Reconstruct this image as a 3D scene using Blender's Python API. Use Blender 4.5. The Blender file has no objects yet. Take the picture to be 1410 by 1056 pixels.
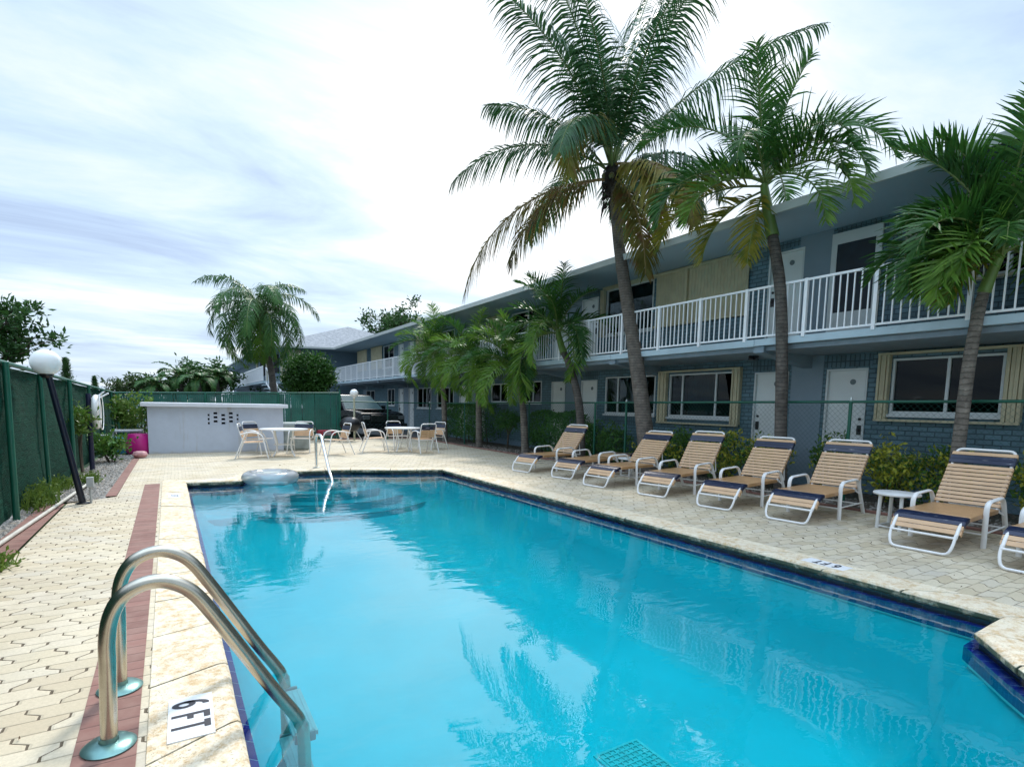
import bpy, bmesh, math, random
from mathutils import Vector, Matrix, noise as mnoise
R = math.radians
PI = math.pi
random.seed(7)
scene = bpy.context.scene

# ---------------------------------------------------------------- camera, world, sun, exposure
F, CX, CY, CAMH = 760.0, 705.0, 636.05, 1.45
YAW, PITCH, ROLL = R(31.413), R(5.864), R(1.1)
fw = Vector((math.sin(YAW)*math.cos(PITCH), math.cos(YAW)*math.cos(PITCH), -math.sin(PITCH)))
rt0 = Vector((math.cos(YAW), -math.sin(YAW), 0)); dn0 = fw.cross(rt0)
rt = rt0*math.cos(ROLL) - dn0*math.sin(ROLL); dn = dn0*math.cos(ROLL) + rt0*math.sin(ROLL)
cam_data = bpy.data.cameras.new('camera'); cam = bpy.data.objects.new('camera', cam_data)
scene.collection.objects.link(cam); scene.camera = cam
m = Matrix((( rt.x, -dn.x, -fw.x, 0), (rt.y, -dn.y, -fw.y, 0), (rt.z, -dn.z, -fw.z, CAMH), (0, 0, 0, 1)))
cam.matrix_world = m
cam_data.sensor_width = 36; cam_data.lens = 36*F/1410; cam_data.shift_y = (CY-528)/1410
cam_data.clip_start = .05; cam_data.clip_end = 2000

scene.view_settings.view_transform = 'Standard'; scene.view_settings.look = 'None'
scene.view_settings.gamma = 1; scene.view_settings.exposure = 0.72
SUN_EL, SUN_AZ = R(48), R(28)       # azimuth clockwise from +Y
world = bpy.data.worlds.new('World'); scene.world = world; world.use_nodes = True

def N(nt, t, **k):
    n = nt.nodes.new(t)
    for a, v in k.items():
        if a.startswith('i_'):
            key = a[2:]; key = int(key) if key.isdigit() else key.replace('_', ' ')
            n.inputs[key].default_value = v
        else: setattr(n, a, v)
    return n
def math_(nt, op, a, b=None, c=None, clamp=False):
    n = nt.nodes.new('ShaderNodeMath'); n.operation = op; n.use_clamp = clamp
    for i, v in enumerate((a, b, c)):
        if v is None: continue
        if isinstance(v, (int, float)): n.inputs[i].default_value = v
        else: nt.links.new(v, n.inputs[i])
    return n.outputs[0]
def mixc(nt, fac, a, b, bt='MIX'):
    n = nt.nodes.new('ShaderNodeMix'); n.data_type = 'RGBA'; n.blend_type = bt
    for i, v in ((0, fac), (6, a), (7, b)):
        if isinstance(v, (int, float)): n.inputs[i].default_value = v
        elif isinstance(v, tuple): n.inputs[i].default_value = v if len(v) == 4 else (*v, 1)
        else: nt.links.new(v, n.inputs[i])
    return n.outputs[2]
def ramp(nt, src, stops, interp='LINEAR'):
    n = nt.nodes.new('ShaderNodeValToRGB'); n.color_ramp.interpolation = interp
    e = n.color_ramp.elements
    while len(e) < len(stops): e.new(.5)
    for i, (p, c) in enumerate(stops):
        e[i].position = p; e[i].color = (*c, 1) if len(c) == 3 else c
    nt.links.new(src, n.inputs[0]); return n.outputs[0]

def build_world():
    nt = world.node_tree; nt.nodes.clear(); L = nt.links
    out = N(nt, 'ShaderNodeOutputWorld'); bg = N(nt, 'ShaderNodeBackground'); bg.inputs[1].default_value = .1
    sky = N(nt, 'ShaderNodeTexSky'); sky.sky_type = 'NISHITA'; sky.sun_disc = False
    sky.sun_elevation = SUN_EL; sky.sun_rotation = SUN_AZ; sky.air_density = 1.2; sky.dust_density = 2
    tc = N(nt, 'ShaderNodeTexCoord'); sep = N(nt, 'ShaderNodeSeparateXYZ'); L.new(tc.outputs['Generated'], sep.inputs[0])
    z = math_(nt, 'MAXIMUM', sep.outputs[2], 0.0); zz = math_(nt, 'ADD', z, .13)
    px = math_(nt, 'DIVIDE', sep.outputs[0], zz); py = math_(nt, 'DIVIDE', sep.outputs[1], zz)
    cb = N(nt, 'ShaderNodeCombineXYZ'); L.new(px, cb.inputs[0]); L.new(py, cb.inputs[1])
    mp = N(nt, 'ShaderNodeMapping'); mp.inputs['Rotation'].default_value = (0, 0, R(-38)); mp.inputs['Scale'].default_value = (.55, 1.35, 1)
    L.new(cb.outputs[0], mp.inputs[0])
    n1 = N(nt, 'ShaderNodeTexNoise', i_Scale=1.15, i_Detail=9, i_Roughness=.6, i_Distortion=.5); L.new(mp.outputs[0], n1.inputs[0])
    n2 = N(nt, 'ShaderNodeTexNoise', i_Scale=.5, i_Detail=3, i_Roughness=.5); L.new(cb.outputs[0], n2.inputs[0])
    # brighter veil of cloud round the sun's side of the sky
    d = N(nt, 'ShaderNodeVectorMath', operation='DOT_PRODUCT'); L.new(tc.outputs['Generated'], d.inputs[0])
    gx, gy, gz = math.sin(R(38))*math.cos(R(27)), math.cos(R(38))*math.cos(R(27)), math.sin(R(27))
    d.inputs[1].default_value = (gx, gy, gz)
    glow = N(nt, 'ShaderNodeMapRange', i_1=.85, i_2=.99); L.new(d.outputs['Value'], glow.inputs[0]); glow.interpolation_type = 'SMOOTHSTEP'
    s = math_(nt, 'ADD', math_(nt, 'MULTIPLY', n1.outputs[0], .75), math_(nt, 'MULTIPLY', n2.outputs[0], .35))
    s = math_(nt, 'ADD', s, math_(nt, 'MULTIPLY', glow.outputs[0], .13))
    cloud = ramp(nt, s, [(.38, (2.5, 3.25, 4.8)), (.46, (3.3, 4.3, 5.9)), (.54, (4.2, 5.4, 6.7)), (.61, (5.3, 6.1, 7.0)), (.69, (6.9, 7.3, 7.6)), (.80, (8.4, 8.5, 8.5))])
    zb = N(nt, 'ShaderNodeMapRange', i_1=.62, i_2=.92, i_3=1., i_4=2.9); L.new(sep.outputs[2], zb.inputs[0]); zb.interpolation_type = 'SMOOTHSTEP'
    c = mixc(nt, .86, sky.outputs[0], cloud)
    vm = N(nt, 'ShaderNodeVectorMath', operation='SCALE'); L.new(c, vm.inputs[0]); L.new(zb.outputs[0], vm.inputs['Scale']); c = vm.outputs[0]
    L.new(c, bg.inputs[0]); L.new(bg.outputs[0], out.inputs[0])
build_world()
sd = bpy.data.lights.new('sun', 'SUN'); sd.energy = 1.9; sd.angle = R(7); sd.color = (1, .96, .9)
so = bpy.data.objects.new('sun', sd); scene.collection.objects.link(so)
so.rotation_euler = (PI/2 - SUN_EL, 0, PI - SUN_AZ)
# lamp points along -Z; aim it explicitly from the sun's direction
sdir = Vector((math.sin(SUN_AZ)*math.cos(SUN_EL), math.cos(SUN_AZ)*math.cos(SUN_EL), math.sin(SUN_EL)))
so.rotation_euler = sdir.to_track_quat('Z', 'Y').to_euler()

# ---------------------------------------------------------------- materials
MATS = {}
def new_mat(name):
    mt = bpy.data.materials.new(name); mt.use_nodes = True; nt = mt.node_tree
    return mt, nt, nt.nodes['Principled BSDF']
def plain(name, col, rough=.5, metal=0., var=.12, scale=6, bump=0., spec=.5, coat=0):
    """painted or plain surface with gentle mottling and optional bump"""
    if name in MATS: return MATS[name]
    mt, nt, b = new_mat(name); L = nt.links
    tc = N(nt, 'ShaderNodeTexCoord'); no = N(nt, 'ShaderNodeTexNoise', i_Scale=scale, i_Detail=5, i_Roughness=.6); L.new(tc.outputs['Object'], no.inputs[0])
    lo = tuple(max(0, c*(1-var)) for c in col); hi = tuple(min(1, c*(1+var)) for c in col)
    L.new(ramp(nt, no.outputs[0], [(.3, lo), (.7, hi)]), b.inputs['Base Color'])
    b.inputs['Roughness'].default_value = rough; b.inputs['Metallic'].default_value = metal; b.inputs['Coat Weight'].default_value = coat
    b.inputs['Specular IOR Level'].default_value = spec
    if bump:
        n2 = N(nt, 'ShaderNodeTexNoise', i_Scale=scale*12, i_Detail=3); L.new(tc.outputs['Object'], n2.inputs[0])
        bp = N(nt, 'ShaderNodeBump', i_Strength=bump, i_Distance=.01); L.new(n2.outputs[0], bp.inputs['Height']); L.new(bp.outputs[0], b.inputs['Normal'])
    MATS[name] = mt; return mt

def leaf_mat(name, c1, c2, tip=None, rough=.38, trans=.25, scale=3.):
    if name in MATS: return MATS[name]
    mt, nt, b = new_mat(name); L = nt.links
    tc = N(nt, 'ShaderNodeTexCoord'); no = N(nt, 'ShaderNodeTexNoise', i_Scale=scale, i_Detail=4, i_Roughness=.7); L.new(tc.outputs['Object'], no.inputs[0])
    col = ramp(nt, no.outputs[0], [(.35, c1), (.65, c2)])
    if tip:
        n2 = N(nt, 'ShaderNodeTexNoise', i_Scale=scale*1.7, i_Detail=3); L.new(tc.outputs['Object'], n2.inputs[0])
        col = mixc(nt, ramp(nt, n2.outputs[0], [(.52, (0, 0, 0)), (.66, (1, 1, 1))]), col, tip)
    L.new(col, b.inputs['Base Color']); b.inputs['Roughness'].default_value = rough+.08; b.inputs['Specular IOR Level'].default_value = .3
    tr = N(nt, 'ShaderNodeBsdfTranslucent'); L.new(col, tr.inputs[0])
    mx = N(nt, 'ShaderNodeMixShader'); mx.inputs[0].default_value = trans
    L.new(b.outputs[0], mx.inputs[1]); L.new(tr.outputs[0], mx.inputs[2]); L.new(mx.outputs[0], nt.nodes['Material Output'].inputs[0])
    MATS[name] = mt; return mt

def paver_mat():
    mt, nt, b = new_mat('cream_pavers'); L = nt.links
    tc = N(nt, 'ShaderNodeTexCoord'); sp = N(nt, 'ShaderNodeSeparateXYZ')
    wn = N(nt, 'ShaderNodeTexNoise', i_Scale=1.3, i_Detail=2); L.new(tc.outputs['Object'], wn.inputs[0])
    wv = N(nt, 'ShaderNodeVectorMath', operation='SCALE'); L.new(wn.outputs['Color'], wv.inputs[0]); wv.inputs['Scale'].default_value = .035
    ad = N(nt, 'ShaderNodeVectorMath', operation='ADD'); L.new(tc.outputs['Object'], ad.inputs[0]); L.new(wv.outputs[0], ad.inputs[1])
    L.new(ad.outputs[0], sp.inputs[0])
    HY, WX = .125, .235
    yr = math_(nt, 'DIVIDE', sp.outputs[1], HY); row = math_(nt, 'FLOOR', yr); fy = math_(nt, 'FRACT', yr)
    par = math_(nt, 'MODULO', math_(nt, 'ADD', row, 1000), 2)
    # zig-zag side: flat third, slanted third, flat third
    zig = N(nt, 'ShaderNodeMapRange', i_1=.33, i_2=.67, i_3=-.13, i_4=.13); L.new(fy, zig.inputs[0])
    sgn = math_(nt, 'SUBTRACT', math_(nt, 'MULTIPLY', par, 2), 1)
    xr = math_(nt, 'ADD', math_(nt, 'DIVIDE', sp.outputs[0], WX), math_(nt, 'MULTIPLY', par, .5))
    xr = math_(nt, 'ADD', xr, math_(nt, 'MULTIPLY', zig.outputs[0], sgn))
    fx = math_(nt, 'FRACT', xr); col_i = math_(nt, 'FLOOR', xr)
    dx = math_(nt, 'MULTIPLY', math_(nt, 'MINIMUM', fx, math_(nt, 'SUBTRACT', 1, fx)), WX)
    dy = math_(nt, 'MULTIPLY', math_(nt, 'MINIMUM', fy, math_(nt, 'SUBTRACT', 1, fy)), HY)
    dy2 = math_(nt, 'MULTIPLY', dy, 1.9)
    jn = N(nt, 'ShaderNodeTexNoise', i_Scale=9, i_Detail=3); L.new(tc.outputs['Object'], jn.inputs[0])
    dmin = math_(nt, 'MINIMUM', dx, dy2)
    width = N(nt, 'ShaderNodeMapRange', i_1=.35, i_2=.65, i_3=.0025, i_4=.008); L.new(jn.outputs[0], width.inputs[0])
    jx = math_(nt, 'LESS_THAN', dx, width.outputs[0]); jy = math_(nt, 'LESS_THAN', dy2, width.outputs[0])
    joint = math_(nt, 'MAXIMUM', jx, math_(nt, 'MULTIPLY', jy, .42))
    cid = N(nt, 'ShaderNodeCombineXYZ'); L.new(row, cid.inputs[0]); L.new(col_i, cid.inputs[1])
    wh = N(nt, 'ShaderNodeTexWhiteNoise'); L.new(cid.outputs[0], wh.inputs[0])
    c = ramp(nt, wh.outputs[0], [(0, (.47, .385, .26)), (.35, (.57, .485, .345)), (.7, (.64, .56, .42)), (1, (.54, .48, .38))])
    st = N(nt, 'ShaderNodeTexNoise', i_Scale=2.1, i_Detail=8, i_Roughness=.72); L.new(tc.outputs['Object'], st.inputs[0])
    c = mixc(nt, ramp(nt, st.outputs[0], [(.42, (0, 0, 0)), (.70, (.6, .6, .6))]), c, (.50, .44, .30))
    sk = N(nt, 'ShaderNodeTexNoise', i_Scale=60, i_Detail=4, i_Roughness=.7); L.new(tc.outputs['Object'], sk.inputs[0])
    c = mixc(nt, ramp(nt, sk.outputs[0], [(.35, (.35, .35, .35)), (.62, (0, 0, 0))]), c, (.34, .29, .2))
    gr = N(nt, 'ShaderNodeTexNoise', i_Scale=.7, i_Detail=6, i_Roughness=.65); L.new(tc.outputs['Object'], gr.inputs[0])
    c = mixc(nt, ramp(nt, gr.outputs[0], [(.50, (0, 0, 0)), (.72, (.5, .5, .5))]), c, (.40, .38, .33))
    pt = N(nt, 'ShaderNodeTexNoise', i_Scale=.42, i_Detail=7, i_Roughness=.7, i_Distortion=.8); L.new(tc.outputs['Object'], pt.inputs[0])
    c = mixc(nt, ramp(nt, pt.outputs[0], [(.52, (0, 0, 0)), (.66, (.55, .55, .55))]), c, (.40, .34, .24))
    c = mixc(nt, joint, c, (.10, .075, .045))
    L.new(c, b.inputs['Base Color']); b.inputs['Roughness'].default_value = .85
    h = N(nt, 'ShaderNodeMapRange', i_1=.0, i_2=.016); L.new(dmin, h.inputs[0])
    h2 = math_(nt, 'ADD', h.outputs[0], math_(nt, 'MULTIPLY', sk.outputs[0], .25)); h2 = math_(nt, 'ADD', h2, math_(nt, 'MULTIPLY', wh.outputs[0], .3))
    bp = N(nt, 'ShaderNodeBump', i_Strength=.7, i_Distance=.008); L.new(h2, bp.inputs['Height']); L.new(bp.outputs[0], b.inputs['Normal'])
    return mt
def band_mat(name, cols, pitch, joint_c, axis=1, jw=.006):
    """bricks laid side by side across a narrow band"""
    mt, nt, b = new_mat(name); L = nt.links
    tc = N(nt, 'ShaderNodeTexCoord'); sp = N(nt, 'ShaderNodeSeparateXYZ'); L.new(tc.outputs['Object'], sp.inputs[0])
    yr = math_(nt, 'DIVIDE', sp.outputs[axis], pitch); row = math_(nt, 'FLOOR', yr); fy = math_(nt, 'FRACT', yr)
    d = math_(nt, 'MULTIPLY', math_(nt, 'MINIMUM', fy, math_(nt, 'SUBTRACT', 1, fy)), pitch)
    wh = N(nt, 'ShaderNodeTexWhiteNoise'); wh.noise_dimensions = '1D'; L.new(row, wh.inputs['W'])
    c = ramp(nt, wh.outputs[0], [(0, cols[0]), (.5, cols[1]), (1, cols[2])])
    st = N(nt, 'ShaderNodeTexNoise', i_Scale=5, i_Detail=8, i_Roughness=.7); L.new(tc.outputs['Object'], st.inputs[0])
    c = mixc(nt, ramp(nt, st.outputs[0], [(.40, (0, 0, 0)), (.72, (.7, .7, .7))]), c, cols[3])
    c = mixc(nt, math_(nt, 'LESS_THAN', d, jw*.5), c, joint_c)
    L.new(c, b.inputs['Base Color']); b.inputs['Roughness'].default_value = .85
    h = N(nt, 'ShaderNodeMapRange', i_1=.0, i_2=.012); L.new(d, h.inputs[0])
    hh = math_(nt, 'ADD', h.outputs[0], math_(nt, 'MULTIPLY', st.outputs[0], .6))
    bp = N(nt, 'ShaderNodeBump', i_Strength=.6, i_Distance=.006); L.new(hh, bp.inputs['Height']); L.new(bp.outputs[0], b.inputs['Normal'])
    return mt
def coping_mat():
    mt, nt, b = new_mat('coping_stone'); L = nt.links
    tc = N(nt, 'ShaderNodeTexCoord')
    a = N(nt, 'ShaderNodeTexNoise', i_Scale=2.6, i_Detail=8, i_Roughness=.68, i_Distortion=.6); L.new(tc.outputs['Object'], a.inputs[0])
    c = ramp(nt, a.outputs[0], [(.30, (.72, .64, .48)), (.44, (.64, .52, .34)), (.54, (.50, .34, .17)), (.66, (.57, .43, .25)), (.76, (.70, .60, .43))])
    s = N(nt, 'ShaderNodeTexNoise', i_Scale=16, i_Detail=9, i_Roughness=.75); L.new(tc.outputs['Object'], s.inputs[0])
    c = mixc(nt, ramp(nt, s.outputs[0], [(.40, (0, 0, 0)), (.56, (.85, .85, .85))]), c, (.72, .65, .51))
    p = N(nt, 'ShaderNodeTexNoise', i_Scale=85, i_Detail=3, i_Roughness=.8); L.new(tc.outputs['Object'], p.inputs[0])
    pit = ramp(nt, p.outputs[0], [(.57, (0, 0, 0)), (.66, (.8, .8, .8))])
    c = mixc(nt, pit, c, (.30, .24, .15))
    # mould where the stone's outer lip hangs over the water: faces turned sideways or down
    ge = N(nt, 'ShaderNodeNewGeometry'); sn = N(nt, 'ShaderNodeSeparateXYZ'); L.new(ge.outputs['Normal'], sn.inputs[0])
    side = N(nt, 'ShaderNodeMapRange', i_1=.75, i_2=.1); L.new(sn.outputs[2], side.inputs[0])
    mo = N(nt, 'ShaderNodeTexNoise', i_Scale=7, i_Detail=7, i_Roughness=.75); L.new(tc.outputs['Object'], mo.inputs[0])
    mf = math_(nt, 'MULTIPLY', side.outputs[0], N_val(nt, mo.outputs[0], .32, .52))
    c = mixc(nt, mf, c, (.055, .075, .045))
    L.new(c, b.inputs['Base Color']); b.inputs['Roughness'].default_value = .8
    bp = N(nt, 'ShaderNodeBump', i_Strength=.5, i_Distance=.006); L.new(math_(nt, 'SUBTRACT', s.outputs[0], pit), bp.inputs['Height']); L.new(bp.outputs[0], b.inputs['Normal'])
    return mt
def N_val(nt, src, a, b_):
    n = N(nt, 'ShaderNodeMapRange', i_1=a, i_2=b_); nt.links.new(src, n.inputs[0]); return n.outputs[0]
def brick_wall_mat(name, col, axis_u, bw=.215, bh=.082, soldier=False):
    mt, nt, b = new_mat(name); L = nt.links
    tc = N(nt, 'ShaderNodeTexCoord'); sp = N(nt, 'ShaderNodeSeparateXYZ'); L.new(tc.outputs['Object'], sp.inputs[0])
    cb = N(nt, 'ShaderNodeCombineXYZ'); L.new(sp.outputs[axis_u], cb.inputs[0]); L.new(sp.outputs[2], cb.inputs[1])
    br = N(nt, 'ShaderNodeTexBrick'); L.new(cb.outputs[0], br.inputs[0])
    br.inputs['Scale'].default_value = 1; br.inputs['Brick Width'].default_value = bw; br.inputs['Row Height'].default_value = bh
    br.inputs['Mortar Size'].default_value = .009; br.inputs['Mortar Smooth'].default_value = .3
    if soldier: br.offset = 0
    br.inputs['Color1'].default_value = (*[c*1.18 for c in col], 1); br.inputs['Color2'].default_value = (*[c*.85 for c in col], 1)
    br.inputs['Mortar'].default_value = (*[c*.45 for c in col], 1)
    no = N(nt, 'ShaderNodeTexNoise', i_Scale=2.5, i_Detail=6); L.new(tc.outputs['Object'], no.inputs[0])
    c = mixc(nt, .5, br.outputs[0], ramp(nt, no.outputs[0], [(.3, (.55, .55, .55)), (.7, (1, 1, 1))]), 'MULTIPLY')
    L.new(c, b.inputs['Base Color']); b.inputs['Roughness'].default_value = .55
    n2 = N(nt, 'ShaderNodeTexNoise', i_Scale=40, i_Detail=3); L.new(tc.outputs['Object'], n2.inputs[0])
    h = math_(nt, 'SUBTRACT', math_(nt, 'MULTIPLY', n2.outputs[0], .3), br.outputs['Fac'])
    bp = N(nt, 'ShaderNodeBump', i_Strength=.9, i_Distance=.012); L.new(h, bp.inputs['Height']); L.new(bp.outputs[0], b.inputs['Normal'])
    return mt
def water_mat():
    mt = bpy.data.materials.new('pool_water'); mt.use_nodes = True; nt = mt.node_tree; nt.nodes.clear(); L = nt.links
    out = N(nt, 'ShaderNodeOutputMaterial')
    tc = N(nt, 'ShaderNodeTexCoord'); mp = N(nt, 'ShaderNodeMapping'); mp.inputs['Rotation'].default_value = (0, 0, R(20)); mp.inputs['Scale'].default_value = (1, 1.7, 1); L.new(tc.outputs['Object'], mp.inputs[0])
    n1 = N(nt, 'ShaderNodeTexNoise', i_Scale=3.2, i_Detail=2, i_Roughness=.45, i_Distortion=.7); L.new(mp.outputs[0], n1.inputs[0])
    n2 = N(nt, 'ShaderNodeTexNoise', i_Scale=.55, i_Detail=2); L.new(tc.outputs['Object'], n2.inputs[0])
    n3 = N(nt, 'ShaderNodeTexNoise', i_Scale=13, i_Detail=2, i_Roughness=.5); L.new(mp.outputs[0], n3.inputs[0])
    h = math_(nt, 'MULTIPLY', n1.outputs[0], N_val(nt, n2.outputs[0], .35, .7))
    h = math_(nt, 'ADD', h, math_(nt, 'MULTIPLY', n3.outputs[0], .05))
    bp = N(nt, 'ShaderNodeBump', i_Strength=1, i_Distance=.0048); L.new(h, bp.inputs['Height'])
    gl = N(nt, 'ShaderNodeBsdfGlossy', i_Roughness=.0); gl.inputs[0].default_value = (1, 1, 1, 1); L.new(bp.outputs[0], gl.inputs['Normal'])
    tr = N(nt, 'ShaderNodeBsdfTransparent'); tr.inputs[0].default_value = (.55, .99, 1, 1)
    fr = N(nt, 'ShaderNodeFresnel', i_IOR=1.72); L.new(bp.outputs[0], fr.inputs['Normal'])
    mx = N(nt, 'ShaderNodeMixShader'); L.new(fr.outputs[0], mx.inputs[0]); L.new(tr.outputs[0], mx.inputs[1]); L.new(gl.outputs[0], mx.inputs[2])
    L.new(mx.outputs[0], out.inputs[0]); return mt
def glass_mat(name, tint=(.45, .52, .52), ior=1.28, rough=0.):
    mt = bpy.data.materials.new(name); mt.use_nodes = True; nt = mt.node_tree; nt.nodes.clear(); L = nt.links
    out = N(nt, 'ShaderNodeOutputMaterial'); gl = N(nt, 'ShaderNodeBsdfGlossy', i_Roughness=rough)
    tr = N(nt, 'ShaderNodeBsdfTransparent'); tr.inputs[0].default_value = (*tint, 1)
    fr = N(nt, 'ShaderNodeFresnel', i_IOR=ior); mx = N(nt, 'ShaderNodeMixShader')
    L.new(fr.outputs[0], mx.inputs[0]); L.new(tr.outputs[0], mx.inputs[1]); L.new(gl.outputs[0], mx.inputs[2]); L.new(mx.outputs[0], out.inputs[0])
    return mt
def tile_mat(name, c1, c2, grout, pitch=.152):
    mt, nt, b = new_mat(name); L = nt.links
    tc = N(nt, 'ShaderNodeTexCoord'); sp = N(nt, 'ShaderNodeSeparateXYZ'); L.new(tc.outputs['Object'], sp.inputs[0])
    u = math_(nt, 'ADD', sp.outputs[0], sp.outputs[1]); fy = math_(nt, 'FRACT', math_(nt, 'DIVIDE', u, pitch))
    j = math_(nt, 'LESS_THAN', math_(nt, 'MINIMUM', fy, math_(nt, 'SUBTRACT', 1, fy)), .022)
    wh = N(nt, 'ShaderNodeTexWhiteNoise'); wh.noise_dimensions = '1D'; L.new(math_(nt, 'FLOOR', math_(nt, 'DIVIDE', u, pitch)), wh.inputs['W'])
    c = mixc(nt, wh.outputs[0], c1, c2); c = mixc(nt, j, c, grout)
    L.new(c, b.inputs['Base Color']); b.inputs['Roughness'].default_value = .15
    return mt
def trunk_mat(name, c1, c2, ring=.05, bump=.6):
    mt, nt, b = new_mat(name); L = nt.links
    tc = N(nt, 'ShaderNodeTexCoord'); sp = N(nt, 'ShaderNodeSeparateXYZ'); L.new(tc.outputs['Object'], sp.inputs[0])
    no = N(nt, 'ShaderNodeTexNoise', i_Scale=7, i_Detail=6, i_Roughness=.7); L.new(tc.outputs['Object'], no.inputs[0])
    zz = math_(nt, 'ADD', math_(nt, 'DIVIDE', sp.outputs[2], ring), math_(nt, 'MULTIPLY', no.outputs[0], 1.2))
    f = math_(nt, 'FRACT', zz); rg = math_(nt, 'LESS_THAN', f, .22)
    c = ramp(nt, no.outputs[0], [(.3, c1), (.6, c2), (.75, tuple(min(1, x*1.5) for x in c2))])
    c = mixc(nt, math_(nt, 'MULTIPLY', rg, .55), c, tuple(x*.5 for x in c1))
    L.new(c, b.inputs['Base Color']); b.inputs['Roughness'].default_value = .9
    h = math_(nt, 'SUBTRACT', math_(nt, 'MULTIPLY', no.outputs[0], .8), rg)
    bp = N(nt, 'ShaderNodeBump', i_Strength=bump, i_Distance=.012); L.new(h, bp.inputs['Height']); L.new(bp.outputs[0], b.inputs['Normal'])
    return mt

def stained(name, col, stain):
    """painted render with rain streaks and a grubby foot"""
    mt, nt, b = new_mat(name); L = nt.links
    tc = N(nt, 'ShaderNodeTexCoord'); mp = N(nt, 'ShaderNodeMapping'); mp.inputs['Scale'].default_value = (5, 5, .35); L.new(tc.outputs['Object'], mp.inputs[0])
    a = N(nt, 'ShaderNodeTexNoise', i_Scale=1.6, i_Detail=6, i_Roughness=.6); L.new(mp.outputs[0], a.inputs[0])
    q = N(nt, 'ShaderNodeTexNoise', i_Scale=3, i_Detail=6, i_Roughness=.7); L.new(tc.outputs['Object'], q.inputs[0])
    c = ramp(nt, q.outputs[0], [(.3, tuple(x*.93 for x in col)), (.7, tuple(min(1, x*1.05) for x in col))])
    c = mixc(nt, ramp(nt, a.outputs[0], [(.60, (0, 0, 0)), (.76, (.55, .55, .55))]), c, stain)
    sp = N(nt, 'ShaderNodeSeparateXYZ'); L.new(tc.outputs['Object'], sp.inputs[0])
    ft = math_(nt, 'ADD', math_(nt, 'MULTIPLY', sp.outputs[2], -4.), q.outputs[0])
    c = mixc(nt, ramp(nt, ft, [(.20, (0, 0, 0)), (.50, (.6, .6, .6))]), c, stain)
    L.new(c, b.inputs['Base Color']); b.inputs['Roughness'].default_value = .75
    bp = N(nt, 'ShaderNodeBump', i_Strength=.3, i_Distance=.01); L.new(q.outputs[0], bp.inputs['Height']); L.new(bp.outputs[0], b.inputs['Normal'])
    return mt
M_PAVER = paver_mat()
M_MAROON = band_mat('maroon_brick', [(.17, .082, .065), (.25, .12, .095), (.20, .10, .08), (.30, .19, .15)], .108, (.12, .06, .05))
M_COPING = coping_mat()
M_WATER = water_mat()
M_POOL = plain('pool_plaster', (.003, .61, .67), .7, var=.06, scale=1.2)
M_STEP = plain('pool_step_plaster', (.02, .52, .58), .7, var=.06, scale=2)
M_TILE = tile_mat('navy_tile', (.012, .016, .20), (.02, .03, .28), (.25, .3, .45))
BLUE = (.115, .215, .265)
M_BRICK = brick_wall_mat('painted_brick', BLUE, 1)
M_SOLDIER = brick_wall_mat('painted_soldier_brick', (.095, .17, .21), 1, bw=.082, bh=.215, soldier=True)
M_STUCCO = plain('blue_grey_stucco', (.22, .29, .345), .7, var=.06, scale=1.5, bump=.15)
M_STUCCO2 = plain('wing_stucco', (.16, .24, .31), .7, var=.06, scale=1.5, bump=.15)
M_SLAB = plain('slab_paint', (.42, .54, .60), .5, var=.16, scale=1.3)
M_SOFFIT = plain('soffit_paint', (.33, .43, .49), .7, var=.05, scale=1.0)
M_FASCIA = plain('roof_fascia', (.44, .48, .46), .5, var=.07, scale=2)
M_WHITE = plain('white_paint', (.86, .88, .90), .35, var=.05, scale=3)
M_DOOR = plain('door_white', (.72, .76, .75), .45, var=.04, scale=1.5)
M_WFRAME = plain('window_frame', (.62, .66, .66), .4, var=.05, scale=3)
M_CREAM = plain('cream_shutter', (.52, .47, .31), .5, var=.12, scale=4)
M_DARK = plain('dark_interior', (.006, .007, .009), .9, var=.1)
M_GLASS = glass_mat('window_glass')
M_CURT = plain('teal_curtain', (.10, .20, .24), .9, var=.15, scale=4)
M_CURTW = plain('pale_curtain', (.30, .36, .38), .9, var=.15, scale=4)
M_SCREEN = plain('screen_door_mesh', (.012, .022, .035), .6, var=.2)
M_BLACK = plain('black_metal', (.012, .012, .014), .4)
M_STEEL = plain('brushed_steel', (.50, .46, .38), .26, metal=1., var=.18, scale=5)
M_STEEL2 = plain('dull_steel', (.30, .36, .36), .35, metal=.6, var=.15, scale=8)
M_ALU = plain('aluminium_white', (.82, .81, .79), .3, var=.06)
M_STRAP = plain('tan_strap', (.60, .38, .21), .38, var=.1, scale=5)
M_STRAPS = plain('brown_seat_strap', (.46, .26, .12), .28, var=.12, scale=5)
def worn_strap():
    mt, nt, b = new_mat('worn_navy_strap'); L = nt.links
    tc = N(nt, 'ShaderNodeTexCoord'); mp = N(nt, 'ShaderNodeMapping'); mp.inputs['Scale'].default_value = (9, 1.6, 9); L.new(tc.outputs['Object'], mp.inputs[0])
    a = N(nt, 'ShaderNodeTexNoise', i_Scale=3.2, i_Detail=7, i_Roughness=.75); L.new(mp.outputs[0], a.inputs[0])
    L.new(mixc(nt, ramp(nt, a.outputs[0], [(.60, (0, 0, 0)), (.66, (.8, .8, .8))]), (.007, .014, .045), (.42, .42, .44)), b.inputs['Base Color']); b.inputs['Roughness'].default_value = .3
    return mt
M_NAVY = worn_strap()
M_GREEN = plain('green_vinyl', (.008, .10, .062), .4, var=.15, scale=4)
M_SCRIM = None
M_WALLG = stained('grey_white_wall', (.52, .57, .66), (.38, .33, .25))
M_WTOP = plain('wall_cap_white', (.66, .68, .72), .6, var=.07, scale=3)
M_PLASTIC = plain('white_plastic', (.72, .72, .70), .35, var=.05)
M_SHINGLE = None
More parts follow.
